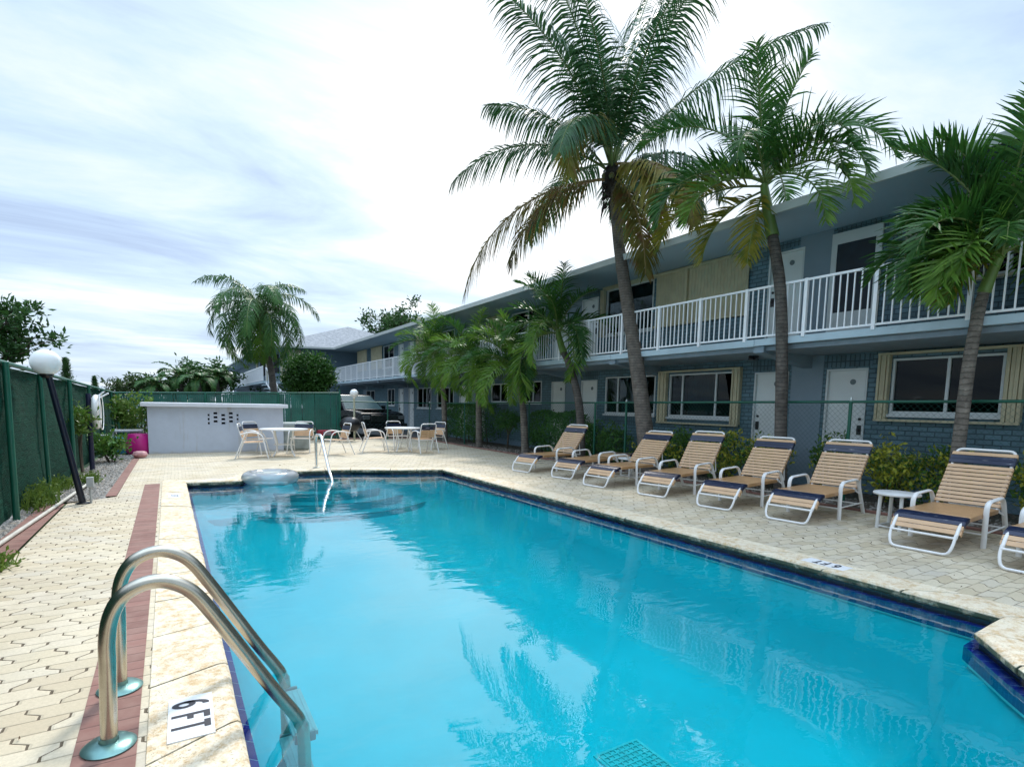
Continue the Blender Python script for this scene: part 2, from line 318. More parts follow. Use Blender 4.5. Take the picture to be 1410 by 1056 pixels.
M_GLOBE = plain('opal_globe', (.85, .85, .84), .15, var=.02)
M_GRAVEL = None

def scrim_mat():
    mt, nt, b = new_mat('green_windscreen'); L = nt.links
    tc = N(nt, 'ShaderNodeTexCoord'); sp = N(nt, 'ShaderNodeSeparateXYZ'); L.new(tc.outputs['Object'], sp.inputs[0])
    mp = N(nt, 'ShaderNodeMapping'); mp.inputs['Scale'].default_value = (3, 3, 9); L.new(tc.outputs['Object'], mp.inputs[0])
    no = N(nt, 'ShaderNodeTexNoise', i_Scale=1.5, i_Detail=6, i_Roughness=.65, i_Distortion=1); L.new(mp.outputs[0], no.inputs[0])
    L.new(ramp(nt, no.outputs[0], [(.3, (.001, .026, .016)), (.6, (.002, .050, .031)), (.78, (.006, .08, .05))]), b.inputs['Base Color'])
    b.inputs['Roughness'].default_value = .9; b.inputs['Specular IOR Level'].default_value = .15
    u = math_(nt, 'ADD', sp.outputs[0], sp.outputs[1])
    a = math_(nt, 'SINE', math_(nt, 'MULTIPLY', math_(nt, 'ADD', u, sp.outputs[2]), 110)); c = math_(nt, 'SINE', math_(nt, 'MULTIPLY', math_(nt, 'SUBTRACT', u, sp.outputs[2]), 110))
    h = math_(nt, 'ADD', math_(nt, 'MULTIPLY', math_(nt, 'MAXIMUM', a, c), .2), math_(nt, 'MULTIPLY', no.outputs[0], 2))
    bp = N(nt, 'ShaderNodeBump', i_Strength=.8, i_Distance=.02); L.new(h, bp.inputs['Height']); L.new(bp.outputs[0], b.inputs['Normal'])
    return mt
M_SCRIM = scrim_mat()
def shingle_mat():
    mt, nt, b = new_mat('grey_shingles'); L = nt.links
    tc = N(nt, 'ShaderNodeTexCoord')
    no = N(nt, 'ShaderNodeTexNoise', i_Scale=5, i_Detail=9, i_Roughness=.85); L.new(tc.outputs['Object'], no.inputs[0])
    L.new(ramp(nt, no.outputs[0], [(.35, (.13, .145, .16)), (.5, (.23, .25, .27)), (.66, (.38, .40, .42))]), b.inputs['Base Color'])
    b.inputs['Roughness'].default_value = .95
    return mt
M_SHINGLE = shingle_mat()
def gravel_mat(name, cols):
    mt, nt, b = new_mat(name); L = nt.links
    tc = N(nt, 'ShaderNodeTexCoord')
    v = N(nt, 'ShaderNodeTexVoronoi', i_Scale=26); L.new(tc.outputs['Object'], v.inputs[0])
    no = N(nt, 'ShaderNodeTexNoise', i_Scale=2, i_Detail=6); L.new(tc.outputs['Object'], no.inputs[0])
    c = ramp(nt, v.outputs['Color'], [(.1, cols[0]), (.5, cols[1]), (.9, cols[2])])
    c = mixc(nt, .55, c, ramp(nt, no.outputs[0], [(.3, (.4, .38, .34)), (.7, (1, 1, 1))]), 'MULTIPLY')
    L.new(c, b.inputs['Base Color']); b.inputs['Roughness'].default_value = .9
    bp = N(nt, 'ShaderNodeBump', i_Strength=1, i_Distance=.03); bp.invert = True; L.new(v.outputs['Distance'], bp.inputs['Height']); L.new(bp.outputs[0], b.inputs['Normal'])
    return mt
M_GRAVEL = gravel_mat('grey_gravel', [(.12, .10, .08), (.26, .23, .19), (.44, .41, .36)])
M_SOIL = gravel_mat('mulch_soil', [(.05, .035, .025), (.13, .10, .07), (.26, .22, .17)])
M_ASPH = plain('asphalt', (.07, .07, .07), .9, var=.2, scale=20)
M_GRASS = plain('grass_green', (.05, .09, .03), .9, var=.4, scale=3)
M_STONE = plain('pebble', (.30, .28, .25), .85, var=.4, scale=9)

# ---------------------------------------------------------------- mesh helpers
class MB:
    def __init__(s): s.v = []; s.f = []
    def add(s, vs, fs):
        o = len(s.v); s.v += [tuple(v) for v in vs]; s.f += [tuple(i+o for i in f) for f in fs]; return s
    def box(s, x0, x1, y0, y1, z0, z1):
        v = [(x, y, z) for z in (z0, z1) for y in (y0, y1) for x in (x0, x1)]
        return s.add(v, [(0, 2, 3, 1), (4, 5, 7, 6), (0, 1, 5, 4), (2, 6, 7, 3), (0, 4, 6, 2), (1, 3, 7, 5)])
    def quad(s, a, b, c, d): return s.add([a, b, c, d], [(0, 1, 2, 3)])
    def prism(s, poly, z0, z1):
        n = len(poly); v = [(p[0], p[1], z0) for p in poly] + [(p[0], p[1], z1) for p in poly]
        return s.add(v, [tuple(range(n-1, -1, -1)), tuple(range(n, 2*n))] + [(i, (i+1) % n, n+(i+1) % n, n+i) for i in range(n)])
    def extrude(s, poly, fn0, fn1):
        """poly of 2D points mapped by two functions to the two end faces"""
        n = len(poly); v = [fn0(*p) for p in poly] + [fn1(*p) for p in poly]
        return s.add(v, [tuple(range(n-1, -1, -1)), tuple(range(n, 2*n))] + [(i, (i+1) % n, n+(i+1) % n, n+i) for i in range(n)])
    def tube(s, pts, r, n=8, closed=False, flat=1.):
        pts = [Vector(p) for p in pts]; k = len(pts)
        rs = r if isinstance(r, (list, tuple)) else [r]*k
        vs = []; prev = None
        for i, p in enumerate(pts):
            if closed: t = pts[(i+1) % k]-pts[i-1]
            else: t = pts[min(i+1, k-1)]-pts[max(i-1, 0)]
            t.normalize()
            if prev is None:
                a = Vector((0, 0, 1)) if abs(t.z) < .9 else Vector((1, 0, 0))
                u = t.cross(a).normalized()
            else: u = (prev - t*prev.dot(t)).normalized()
            prev = u; w = t.cross(u)
            for j in range(n):
                an = 2*PI*j/n; vs.append(p + (u*math.cos(an)*flat + w*math.sin(an))*rs[i])
        fs = []
        for i in range(k if closed else k-1):
            i2 = (i+1) % k
            for j in range(n): fs.append((i*n+j, i*n+(j+1) % n, i2*n+(j+1) % n, i2*n+j))
        if not closed: fs += [tuple(range(n-1, -1, -1)), tuple(range((k-1)*n, k*n))]
        return s.add(vs, fs)
    def lathe(s, prof, n=24, c=(0, 0, 0), axis=2, sx=1.):
        vs = []; fs = []; k = len(prof)
        for r, h in prof:
            for j in range(n):
                a = 2*PI*j/n; p = [r*math.cos(a)*sx, r*math.sin(a), h]
                if axis == 0: p = [p[2], p[0], p[1]]
                vs.append((p[0]+c[0], p[1]+c[1], p[2]+c[2]))
        for i in range(k-1):
            for j in range(n): fs.append((i*n+j, i*n+(j+1) % n, (i+1)*n+(j+1) % n, (i+1)*n+j))
        fs += [tuple(range(n-1, -1, -1)), tuple(range((k-1)*n, k*n))]
        return s.add(vs, fs)
    def obj(s, name, mat, parent=None, smooth=False, bevel=0):
        me = bpy.data.meshes.new(name); me.from_pydata(s.v, [], s.f); me.materials.append(mat)
        bm = bmesh.new(); bm.from_mesh(me); bmesh.ops.recalc_face_normals(bm, faces=bm.faces)
        bm.to_mesh(me); bm.free()
        if smooth:
            me.polygons.foreach_set('use_smooth', [True]*len(me.polygons))
            try: me.set_sharp_from_angle(angle=R(50))
            except Exception: pass
        o = bpy.data.objects.new(name, me); scene.collection.objects.link(o)
        if parent: o.parent = parent
        if bevel:
            b = o.modifiers.new('bevel', 'BEVEL'); b.width = bevel; b.segments = 2; b.limit_method = 'ANGLE'
        return o
    def raw(s, name, mat, parent=None):
        me = bpy.data.meshes.new(name); me.from_pydata(s.v, [], s.f); me.materials.append(mat)
        o = bpy.data.objects.new(name, me); scene.collection.objects.link(o)
        if parent: o.parent = parent
        return o
def arc(c, r, a0, a1, n, ax=('x', 'z'), base=(0, 0, 0)):
    out = []
    for i in range(n+1):
        a = R(a0+(a1-a0)*i/n); p = dict(x=base[0], y=base[1], z=base[2])
        p[ax[0]] = c[0]+r*math.cos(a); p[ax[1]] = c[1]+r*math.sin(a); out.append((p['x'], p['y'], p['z']))
    return out
def smooth_path(pts, r=.08, n=5):
    """round the corners of a polyline"""
    P = [Vector(p) for p in pts]; out = [P[0]]
    for i in range(1, len(P)-1):
        a, b, c = P[i-1], P[i], P[i+1]; d1 = (a-b); d2 = (c-b)
        rr = min(r, d1.length*.48, d2.length*.48); p0 = b+d1.normalized()*rr; p1 = b+d2.normalized()*rr
        for k in range(n+1):
            t = k/n; out.append(p0*(1-t)**2 + b*2*t*(1-t) + p1*t*t)
    out.append(P[-1]); return out
def thing(name, label, cat, loc=(0, 0, 0), rz=0, group=None):
    o = bpy.data.objects.new(name, None); scene.collection.objects.link(o); o.empty_display_size = .2
    o.location = loc; o.rotation_euler = (0, 0, rz); o['label'] = label; o['category'] = cat
    if group: o['group'] = group
    return o
def tag(o, label, cat, group=None, kind=None):
    o['label'] = label; o['category'] = cat
    if group: o['group'] = group
    if kind: o['kind'] = kind
    return o
def struct(o, kind='structure'): o['kind'] = kind; return o
def dup(root, loc, rz, label, group=None):
    c = root.copy(); scene.collection.objects.link(c); c.location = loc; c.rotation_euler = (0, 0, rz); c['label'] = label
    if group: c['group'] = group
    for ch in list(root.children):
        d = ch.copy(); scene.collection.objects.link(d); d.parent = c
        for g in list(ch.children):
            e = g.copy(); scene.collection.objects.link(e); e.parent = d
    return c
def pix(u, v, x=None, y=None, z=None):
    """world point seen at photo pixel (u,v) on the plane x, y or z; used while measuring the layout"""
    d = fw + rt*((u-CX)/F) + dn*((v-CY)/F); o = Vector((0, 0, CAMH))
    t = (z-CAMH)/d.z if z is not None else (x/d.x if x is not None else y/d.y)
    return o + d*t

# ---------------------------------------------------------------- ground, deck, pool
from mathutils.geometry import tessellate_polygon
def offset_poly(poly, d):
    """move every edge outward by d (counter-clockwise polygon)"""
    n = len(poly); out = []
    area = sum(poly[i][0]*poly[(i+1) % n][1]-poly[(i+1) % n][0]*poly[i][1] for i in range(n))
    sg = 1 if area > 0 else -1
    for i in range(n):
        a, b, c = (Vector(poly[i-1]), Vector(poly[i]), Vector(poly[(i+1) % n]))
        e1 = (b-a).normalized(); e2 = (c-b).normalized()
        n1 = Vector((e1.y, -e1.x))*sg; n2 = Vector((e2.y, -e2.x))*sg
        k = (n1+n2); k = k/max(.35, k.dot(n1)); out.append((b.x+k.x*d, b.y+k.y*d))
    return out
def sheet(name, outer, holes, z, mat):
    loops = [[Vector((p[0], p[1], 0)) for p in outer]] + [[Vector((p[0], p[1], 0)) for p in h] for h in holes]
    tri = tessellate_polygon(loops); pts = [(p.x, p.y, z) for l in loops for p in l]
    mb = MB(); mb.v = pts
    for t in tri:
        a, b, c = (Vector(pts[i]) for i in t)
        mb.f.append(t if (b-a).cross(c-a).z > 0 else (t[0], t[2], t[1]))
    return struct(mb.raw(name, mat))
POOL = [(.20, .05), (3.0, .05), (3.55, .5), (4.14, 1.06), (4.53, 1.39), (5.06, 1.41), (5.06, 11.24), (3.97, 11.58), (3.2, 11.95), (2.7, 12.06),
        (2.05, 12.10), (1.3, 11.75), (.95, 11.02), (.10, 11.12)]
POOL_OUT = offset_poly(POOL, .33); POOL_MID = offset_poly(POOL, .06)
DECK = [(-1.27, -4), (8.5, -4), (8.55, 21.7), (-.78, 21.7), (-.78, 9.9), (-1.30, 9.5)]
sheet('ground', [(-300, -60), (300, -60), (300, 600), (-300, 600)], [POOL_MID], -.03, M_GRASS)
sheet('pool_deck', DECK, [offset_poly(POOL, .32)], 0., M_PAVER)
sheet('parking_lot', [(-60, 21.82), (60, 21.82), (60, 140), (-60, 140)], [], -.022, M_ASPH)
sheet('gravel_bed', [(-1.62, 9.55), (-.9, 9.9), (-.9, 21.6), (-1.62, 21.6)], [], -.012, M_GRAVEL)
sheet('fence_gravel', [(-1.9, -3), (-1.5, -3), (-1.5, 9.8), (-1.9, 9.8)], [], -.012, M_GRAVEL)
sheet('planting_bed', [(8.62, -4), (10.5, -4), (10.5, 21.6), (8.62, 21.6)], [], -.006, M_SOIL)
def strip(name, poly, z, mat): return sheet(name, poly, [], z, mat)
o = strip('brick_strip', [(-.385, .3), (-.165, .3), (-.262, 11.1), (-.478, 11.1)], .005, M_MAROON)
strip('brick_border', [(-1.53, -3), (-1.29, -3), (-1.32, 9.45), (-1.56, 9.45)], .005, M_MAROON)
strip('brick_edging', [(-.92, 9.95), (-.785, 9.95), (-.765, 17.0), (-.90, 17.0)], .005, M_MAROON)
k = MB()
for y0 in [v*.6 for v in range(-3, 36)]:
    k.box(8.56+random.uniform(-.01, .01), 8.63, y0, y0+.59, -.02, .03+random.uniform(-.01, .012))
struct(k.obj('bed_edging', plain('terracotta_edging', (.26, .13, .10), .8, var=.25), bevel=.008))
struct(MB().box(-.7, 8.6, 21.7, 21.84, -.03, .05).obj('deck_kerb', plain('red_kerb', (.28, .17, .14), .85, var=.2)))

# coping: separate stones round the pool
def coping():
    mb = MB(); n = len(POOL); rr = random.Random(3)
    prof = [(.33, -.07), (.33, .008), (.02, .012), (-.012, .006), (-.03, -.012), (-.03, -.042), (-.012, -.062), (.05, -.07)]
    for i in range(n):
        a, b = Vector(POOL[i]), Vector(POOL[(i+1) % n]); ao, bo = Vector(POOL_OUT[i]), Vector(POOL_OUT[(i+1) % n])
        Ls = (b-a).length; k = max(1, round(Ls/.655)) if Ls > 1 else 1
        for j in range(k):
            t0, t1 = j/k, (j+1)/k; g = .004/Ls; t0 += g; t1 -= g; dz = rr.uniform(-.002, .003)
            p0, p1 = a.lerp(b, t0), a.lerp(b, t1); q0, q1 = ao.lerp(bo, t0), ao.lerp(bo, t1)
            d0 = (q0-p0)/.33; d1 = (q1-p1)/.33
            sub = 4; rings = []
            jit = [rr.uniform(-.004, .004) for _ in range(sub+1)]
            for s_ in range(sub+1):
                t = s_/sub; pp = p0.lerp(p1, t); dd = d0.lerp(d1, t); rings.append([(pp.x+dd.x*(w+(jit[s_] if w < .03 else 0)), pp.y+dd.y*(w+(jit[s_] if w < .03 else 0)), h+dz) for w, h in prof])
            m_ = len(prof); o_ = len(mb.v)
            for r_ in rings: mb.v += r_
            for s_ in range(sub):
                for q in range(m_): mb.f.append((o_+s_*m_+q, o_+s_*m_+(q+1) % m_, o_+(s_+1)*m_+(q+1) % m_, o_+(s_+1)*m_+q))
            mb.f.append(tuple(o_+q for q in range(m_))); mb.f.append(tuple(o_+sub*m_+q for q in range(m_-1, -1, -1)))
    return struct(mb.obj('pool_coping', M_COPING, smooth=False, bevel=.004))
coping()
def ring_wall(name, poly, z0, z1, mat, top=None):
    mb = MB(); n = len(poly)
    for i in range(n):
        a, b = poly[i], poly[(i+1) % n]; mb.quad((*a, z0), (*b, z0), (*b, z1), (*a, z1))
    return struct(mb.raw(name, mat))
WATER_Z = -.09
LEDGE = offset_poly(POOL, -.075)
ring_wall('pool_waterline_wall', POOL, -.105, -.05, tile_mat('waterline_tile', (.008, .022, .020), (.010, .02, .04), (.03, .05, .05)))
mb = MB(); n = len(POOL)
for i in range(n):
    a, b, c, d = POOL[i], POOL[(i+1) % n], LEDGE[(i+1) % n], LEDGE[i]
    mb.quad((*a, -.105), (*b, -.105), (*c, -.105), (*d, -.105))
struct(mb.raw('pool_tile_ledge', M_TILE))
ring_wall('pool_tile_band', LEDGE, -.20, -.105, tile_mat('teal_mosaic', (.01, .08, .22), (.015, .12, .25), (.08, .25, .35), .05))
ring_wall('pool_tile_trim', LEDGE, -.216, -.20, plain('pale_tile_trim', (.35, .62, .60), .4))
def floor_z(y):
    t = max(0, min(1, (y-3.5)/5.5)); t = t*t*(3-2*t); return -1.30+.55*t
def seg_dist(px_, py_, poly):
    best = 1e9; inside = False; n_ = len(poly)
    for i in range(n_):
        (x1, y1), (x2, y2) = poly[i], poly[(i+1) % n_]; dx, dy = x2-x1, y2-y1
        t = max(0, min(1, ((px_-x1)*dx+(py_-y1)*dy)/(dx*dx+dy*dy))); best = min(best, math.hypot(px_-x1-t*dx, py_-y1-t*dy))
        if (y1 > py_) != (y2 > py_) and px_ < (x2-x1)*(py_-y1)/(y2-y1)+x1: inside = not inside
    return best if inside else -best
# the basin: a shell with a rounded cove between wall and floor
mb = MB(); NX, NY = 66, 156; X0, Y0, ST = -.05, -.1, .08
for j in range(NY):
    for i in range(NX):
        x, y = X0+i*ST, Y0+j*ST; d = seg_dist(x, y, LEDGE); u = max(0, min(1, d/.55)); fz = floor_z(y)
        mb.v.append((x, y, -.215+(fz+.215)*(1-(1-u)**2.6)))
mb.f = [(j*NX+i, j*NX+i+1, (j+1)*NX+i+1, (j+1)*NX+i) for j in range(NY-1) for i in range(NX-1)]
o = mb.raw('pool_basin', M_POOL); o.data.polygons.foreach_set('use_smooth', [True]*len(o.data.polygons)); struct(o)
sc = (2.75, 12.35)
for i, (r_, z_) in enumerate(((.75, -.24), (1.2, -.38), (1.65, -.52), (2.1, -.66))):
    struct(MB().lathe([(r_, -1.3), (r_, z_-.012), (r_-.012, z_)], 64, (sc[0], sc[1], 0), sx=1.12).obj('pool_step', M_STEP))
    nos = MB(); nv = [(sc[0]+q*1.12*math.cos(2*PI*k/64), sc[1]+q*math.sin(2*PI*k/64), z_+.002) for q in (r_-.045, r_-.004) for k in range(64)]
    nos.add(nv, [(k, (k+1) % 64, 64+(k+1) % 64, 64+k) for k in range(64)]); struct(nos.raw('step_nosing_tile', plain('nosing_tile', (.01, .10, .16), .3)))
struct(MB().box(.13, .9, 10.6, 11.2, -1.3, -.6).obj('pool_bench', M_STEP))
W = offset_poly(POOL, -.001)
wo = sheet('pool_water', POOL, [], WATER_Z, M_WATER)
# drain grating on the pool floor
g = MB(); dq = pix(875, 1050, z=-1.29); dc = (dq.x, dq.y)
for i in range(9):
    t = -.2+.05*i; g.box(dc[0]+t-.006, dc[0]+t+.006, dc[1]-.2, dc[1]+.2, -1.295, -1.275); g.box(dc[0]-.2, dc[0]+.2, dc[1]+t-.006, dc[1]+t+.006, -1.293, -1.273)
g.box(dc[0]-.23, dc[0]+.23, dc[1]-.23, dc[1]+.23, -1.31, -1.285)
tag(g.obj('drain_grate', plain('drain_plastic', (.12, .66, .66), .5)), 'square drain grate on the pool floor at the bottom edge', 'drain grate')

# depth markers: lettering painted on small tiles set in the coping
def glyphs(ch):
    S = dict(W=.62)
    if ch == 'F': return [[(0, 0), (.20, 0), (.20, .40), (.5, .40), (.5, .57), (.20, .57), (.20, .83), (.6, .83), (.6, 1), (0, 1)]]
    if ch == 'T': return [[(.22, 0), (.42, 0), (.42, .83), (.64, .83), (.64, 1), (0, 1), (0, .83), (.22, .83)]]
    if ch in '635':
        out = []
        def ringq(cx, cy, rx, ry, w, a0, a1, k=22):
            for i in range(k):
                a, b = R(a0+(a1-a0)*i/k), R(a0+(a1-a0)*(i+1)/k)
                out.append([(cx+rx*math.cos(a), cy+ry*math.sin(a)), (cx+rx*math.cos(b), cy+ry*math.sin(b)), (cx+(rx-w)*math.cos(b), cy+(ry-w)*math.sin(b)), (cx+(rx-w)*math.cos(a), cy+(ry-w)*math.sin(a))])
        if ch == '6': ringq(.32, .32, .32, .32, .18, 0, 360); ringq(.46, .36, .46, .64, .18, 80, 182)
        if ch == '3': ringq(.3, .26, .32, .27, .14, -150, 90); ringq(.3, .74, .30, .27, .14, -90, 150)
        return out
    return []
def depth_marker(loc, rz, text, label, size, tile_sz):
    t = MB(); w, h = tile_sz; t.box(-w/2, w/2, -h/2, h/2, -.004, .0015)
    o = t.obj('depth_marker', plain('marker_tile_white', (.74, .74, .74), .35, var=.05)); o.location = loc; o.rotation_euler = (0, 0, rz)
    tag(o, label, 'depth marker')
    ink = MB(); x = -.5*sum(.35 if c == ' ' else .80 for c in text)*size*.9
    for c in text:
        for poly in glyphs(c):
            pts = [(x+p[0]*size*.85, (p[1]-.5)*size*1.3, .0035) for p in poly]
            ink.add(pts, [tuple(range(len(pts)))])
        x += (.35 if c == ' ' else .80)*size*.9
    ink.raw('lettering', plain('black_lettering', (.012, .012, .02), .5), o)
    return o
depth_marker((.012, 2.79, .0125), R(-90.6), '6 FT', 'white depth tile lettered 6 FT on the near left coping by the steel ladder', .118, (.385, .18))
depth_marker((5.22, 2.80, .0125), R(90), '6 FT', 'worn depth tile lettered 6 FT on the right coping in front of the loungers', .10, (.40, .18))
depth_marker((-.05, 9.55, .0125), R(-91), '3 FT', 'small worn depth tile on the far left coping near the pool corner', .075, (.34, .15))

# ---------------------------------------------------------------- motel building
FX, BX, SLAB0, SLAB1 = 10.52, 8.93, 2.585, 2.70
END = 37.2
bld = thing('motel_building', 'long two storey blue grey painted brick motel with white balcony railing', 'building', (FX, 0, 0))
def P(mb, name, mat, parent=bld, **k):
    """build in world coordinates, parented to a thing at the facade line"""
    o = mb.obj(name, mat, parent, **k)
    if parent.type == 'EMPTY': o.matrix_parent_inverse = Matrix.Translation(-parent.location)
    return o
G_WIN = [(3.27, 4.78, 1.42, 2.36), (7.95, 9.78, 1.24, 2.28), (10.25, 12.17, 1.26, 2.29), (15.4, 16.45, 1.54, 2.28), (17.6, 18.84, 1.54, 2.25), (22.25, 24.05, 1.24, 2.2), (24.75, 26.5, 1.22, 2.22), (29.9, 31.1, 1.3, 2.24), (33.5, 35.3, 1.24, 2.2), (-1.2, .6, 1.42, 2.36)]
G_DOOR = [(5.17, 5.90), (6.66, 7.42), (12.54, 13.28), (14.08, 14.82), (19.37, 20.03), (20.97, 21.66), (27.0, 27.73), (28.5, 29.25), (1.4, 2.15)]
U_WIN = [(2.2, 4.5, 3.5, 4.70), (10.45, 12.25, 3.45, 4.70), (15.3, 17.4, 3.45, 4.70), (22.2, 24.0, 3.45, 4.70), (30.0, 31.8, 3.45, 4.70)]
U_SHUT = [(7.69, 10.33, 3.50, 4.78), (17.7, 19.1, 3.5, 4.78), (24.6, 26.6, 3.5, 4.78), (32.0, 34.0, 3.5, 4.78), (35.0, 37.0, 3.5, 4.78), (-3, 0, 3.5, 4.78)]
U_DOOR = [(5.20, 5.86), (6.50, 7.25), (12.60, 13.35), (14.08, 14.82), (19.37, 20.03), (20.97, 21.66), (27.0, 27.73), (28.5, 29.25)]
GD, UD = 2.23, 4.60
STUC = [(5.97, 6.60), (13.32, 14.04), (20.08, 20.92), (27.78, 28.45), (34.9, 36.0)]
def facade(openings, z0, z1):
    op = sorted(openings)
    br, st = MB(), []
    def put(y0, y1, za, zb):
        cuts = [y0, y1]
        for a, b in STUC:
            for c in (a, b):
                if y0 < c < y1: cuts.append(c)
        cuts.sort()
        for a, b in zip(cuts, cuts[1:]):
            mid = (a+b)/2; s_ = any(c < mid < d for c, d in STUC)
            b_ = MB() if s_ else br; b_.box(FX-(.012 if s_ else 0), FX+.22, a, b, za, zb)
            if s_: st.append(b_)
    y = -9.0
    for (a, b, za, zb) in op:
        put(y, a, z0, z1)
        if za > z0+.01: put(a, b, z0, za)
        if zb < z1-.01: put(a, b, zb, z1)
        y = b
    put(y, END, z0, z1); return br, st
br1, st1 = facade([w for w in G_WIN]+[(a, b, .19, GD) for a, b in G_DOOR], 0, SLAB0)
br2, st2 = facade([w for w in U_WIN]+[(a, b, 2.70, UD) for a, b in U_DOOR], 2.701, 4.80)
br1.add(br2.v, br2.f)
wall = P(br1, 'brick_wall', M_BRICK)
for b_ in st1+st2: P(b_, 'stucco_panel', M_STUCCO)
def sc_(*a): P(MB().box(*a), 'soldier_course', M_SOLDIER)
for a, b in G_DOOR: sc_(FX-.010, FX, a-.06, b+.06, GD+.03, GD+.25)
for a, b, za, zb in G_WIN[2:5]: sc_(FX-.010, FX, a-.03, b+.03, za-.27, za-.04)
for a, b in U_DOOR: sc_(FX-.010, FX, a-.04, b+.04, UD+.05, UD+.18)
P(MB().box(FX-.04, 10.50+.3, -9, END, 0, .17), 'base_kerb', M_STUCCO2)
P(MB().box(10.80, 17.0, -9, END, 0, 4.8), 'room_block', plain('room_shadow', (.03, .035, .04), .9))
# slab, brackets, roof
sl = MB(); y = -9.0; rs = random.Random(4)
while y < END+.6:
    y2 = min(y+3.84, END+.7); sl.box(BX+rs.uniform(-.012, .0), FX+.15, y+.004, y2-.004, SLAB0+rs.uniform(-.004, .004), SLAB1); y = y2
P(sl, 'balcony_slab', M_SLAB)
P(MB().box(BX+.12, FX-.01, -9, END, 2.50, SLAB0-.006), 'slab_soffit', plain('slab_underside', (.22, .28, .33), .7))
for yb in (-1.4, 2.5, 6.3, 10.2, 13.7, 17.2, 20.5, 24.4, 28.1, 32, 35.5):
    b = MB(); b.extrude([(BX+.05, 2.58), (BX+.05, 2.47), (FX, 2.27), (FX, 2.58)], lambda x, z: (x, yb-.10, z), lambda x, z: (x, yb+.10, z)); P(b, 'bracket', M_STUCCO)
rf = MB(); rf.box(BX-.03, 18.0, -9, END-.9, 4.80, 4.90); P(rf, 'roof_deck', M_SOFFIT)
P(MB().extrude([(BX-.05, 4.905), (13.4, 5.35), (18.0, 4.905)], lambda x, z: (x, -9, z), lambda x, z: (x, END+1.5, z)), 'roof', M_SHINGLE)
P(MB().box(BX-.07, BX-.032, -9, END-.9, 4.785, 4.925), 'fascia', M_FASCIA)
P(MB().box(FX-.05, FX-.012, 7.6, 12.4, 4.70, 4.80).box(FX-.05, FX-.012, -3, 4.6, 4.72, 4.80), 'shutter_header', M_CREAM)
# railing
def railing(x, ys, z0, z1, parent=bld, step=.112):
    rt_ = MB().box(x-.022, x+.022, ys[0], ys[-1], z1-.035, z1).box(x-.018, x+.018, ys[0], ys[-1], z0, z0+.03)
    P(rt_, 'top_and_bottom_rail', M_WHITE, parent)
    b = MB()
    for a, c in zip(ys, ys[1:]):
        k_ = max(1, round((c-a)/step))
        for j in range(1, k_): yy = a+(c-a)*j/k_; b.box(x-.009, x+.009, yy-.009, yy+.009, z0+.03, z1-.035)
    P(b, 'balusters', M_WHITE, parent)['kind'] = 'stuff'
    for yy in ys: P(MB().box(x-.034, x+.022, yy-.027, yy+.027, z0-.06, z1+.005), 'railing_post', M_WHITE, parent)
RY = [pix(u, 366+.189*(1209-u), x=BX)[1] for u in (1209, 1111, 1029, 965, 908, 857)]
RY = sorted([RY[0]-1.16*i for i in range(1, 9)] + RY)
while RY[-1] < END-1.6: RY.append(RY[-1]+1.22)
railing(BX+.02, RY, 2.735, 3.61)

def door(y0, y1, z0, z1, knob_low, kind='door'):
    o = P(MB().box(FX+.03, FX+.07, y0+.035, y1-.035, z0, z1-.035), 'door', M_DOOR, bevel=.004)
    P(MB().box(FX-.018, FX+.08, y0, y0+.035, z0, z1).box(FX-.018, FX+.08, y1-.035, y1, z0, z1).box(FX-.018, FX+.08, y0+.035, y1-.035, z1-.035, z1), 'door_frame', M_WFRAME, o)
    ky = y0+.10 if knob_low else y1-.10
    P(MB().lathe([(.032, 0), (.036, -.03), (.02, -.05)], 12, (FX+.03, ky, z0+.95), axis=0).box(FX+.012, FX+.03, ky-.035, ky+.035, z0+.85, z0+1.02).lathe([(.025, 0), (.025, -.02)], 10, (FX+.03, ky, z0+1.13), axis=0), 'handle', M_BLACK, o)
    P(MB().lathe([(.05, 0), (.05, -.01)], 14, (FX+.029, (y0+y1)/2-.1, z1-.24), axis=0), 'number_plate', plain('number_plate_grey', (.12, .16, .17), .4), o)
    if kind == 'screen':
        P(MB().box(FX-.05, FX-.03, y0-.0, y1+.0, z0+.55, z1-.12), 'screen_panel', M_SCREEN, o)
        P(MB().box(FX-.058, FX-.022, y0-.1, y0, z0, z1+.08).box(FX-.058, FX-.022, y1, y1+.1, z0, z1+.08).box(FX-.058, FX-.022, y0, y1, z1-.12, z1+.08).box(FX-.058, FX-.022, y0, y1, z0, z0+.55), 'screen_frame', M_WFRAME, o)
    return o
for i, (a, b) in enumerate(G_DOOR): door(a, b, .19, GD, i in (0, 2, 4, 6, 8))
for i, (a, b) in enumerate(U_DOOR): door(a, b, 2.705, UD, i in (0, 2, 4, 6), 'screen' if i == 0 else 'door')
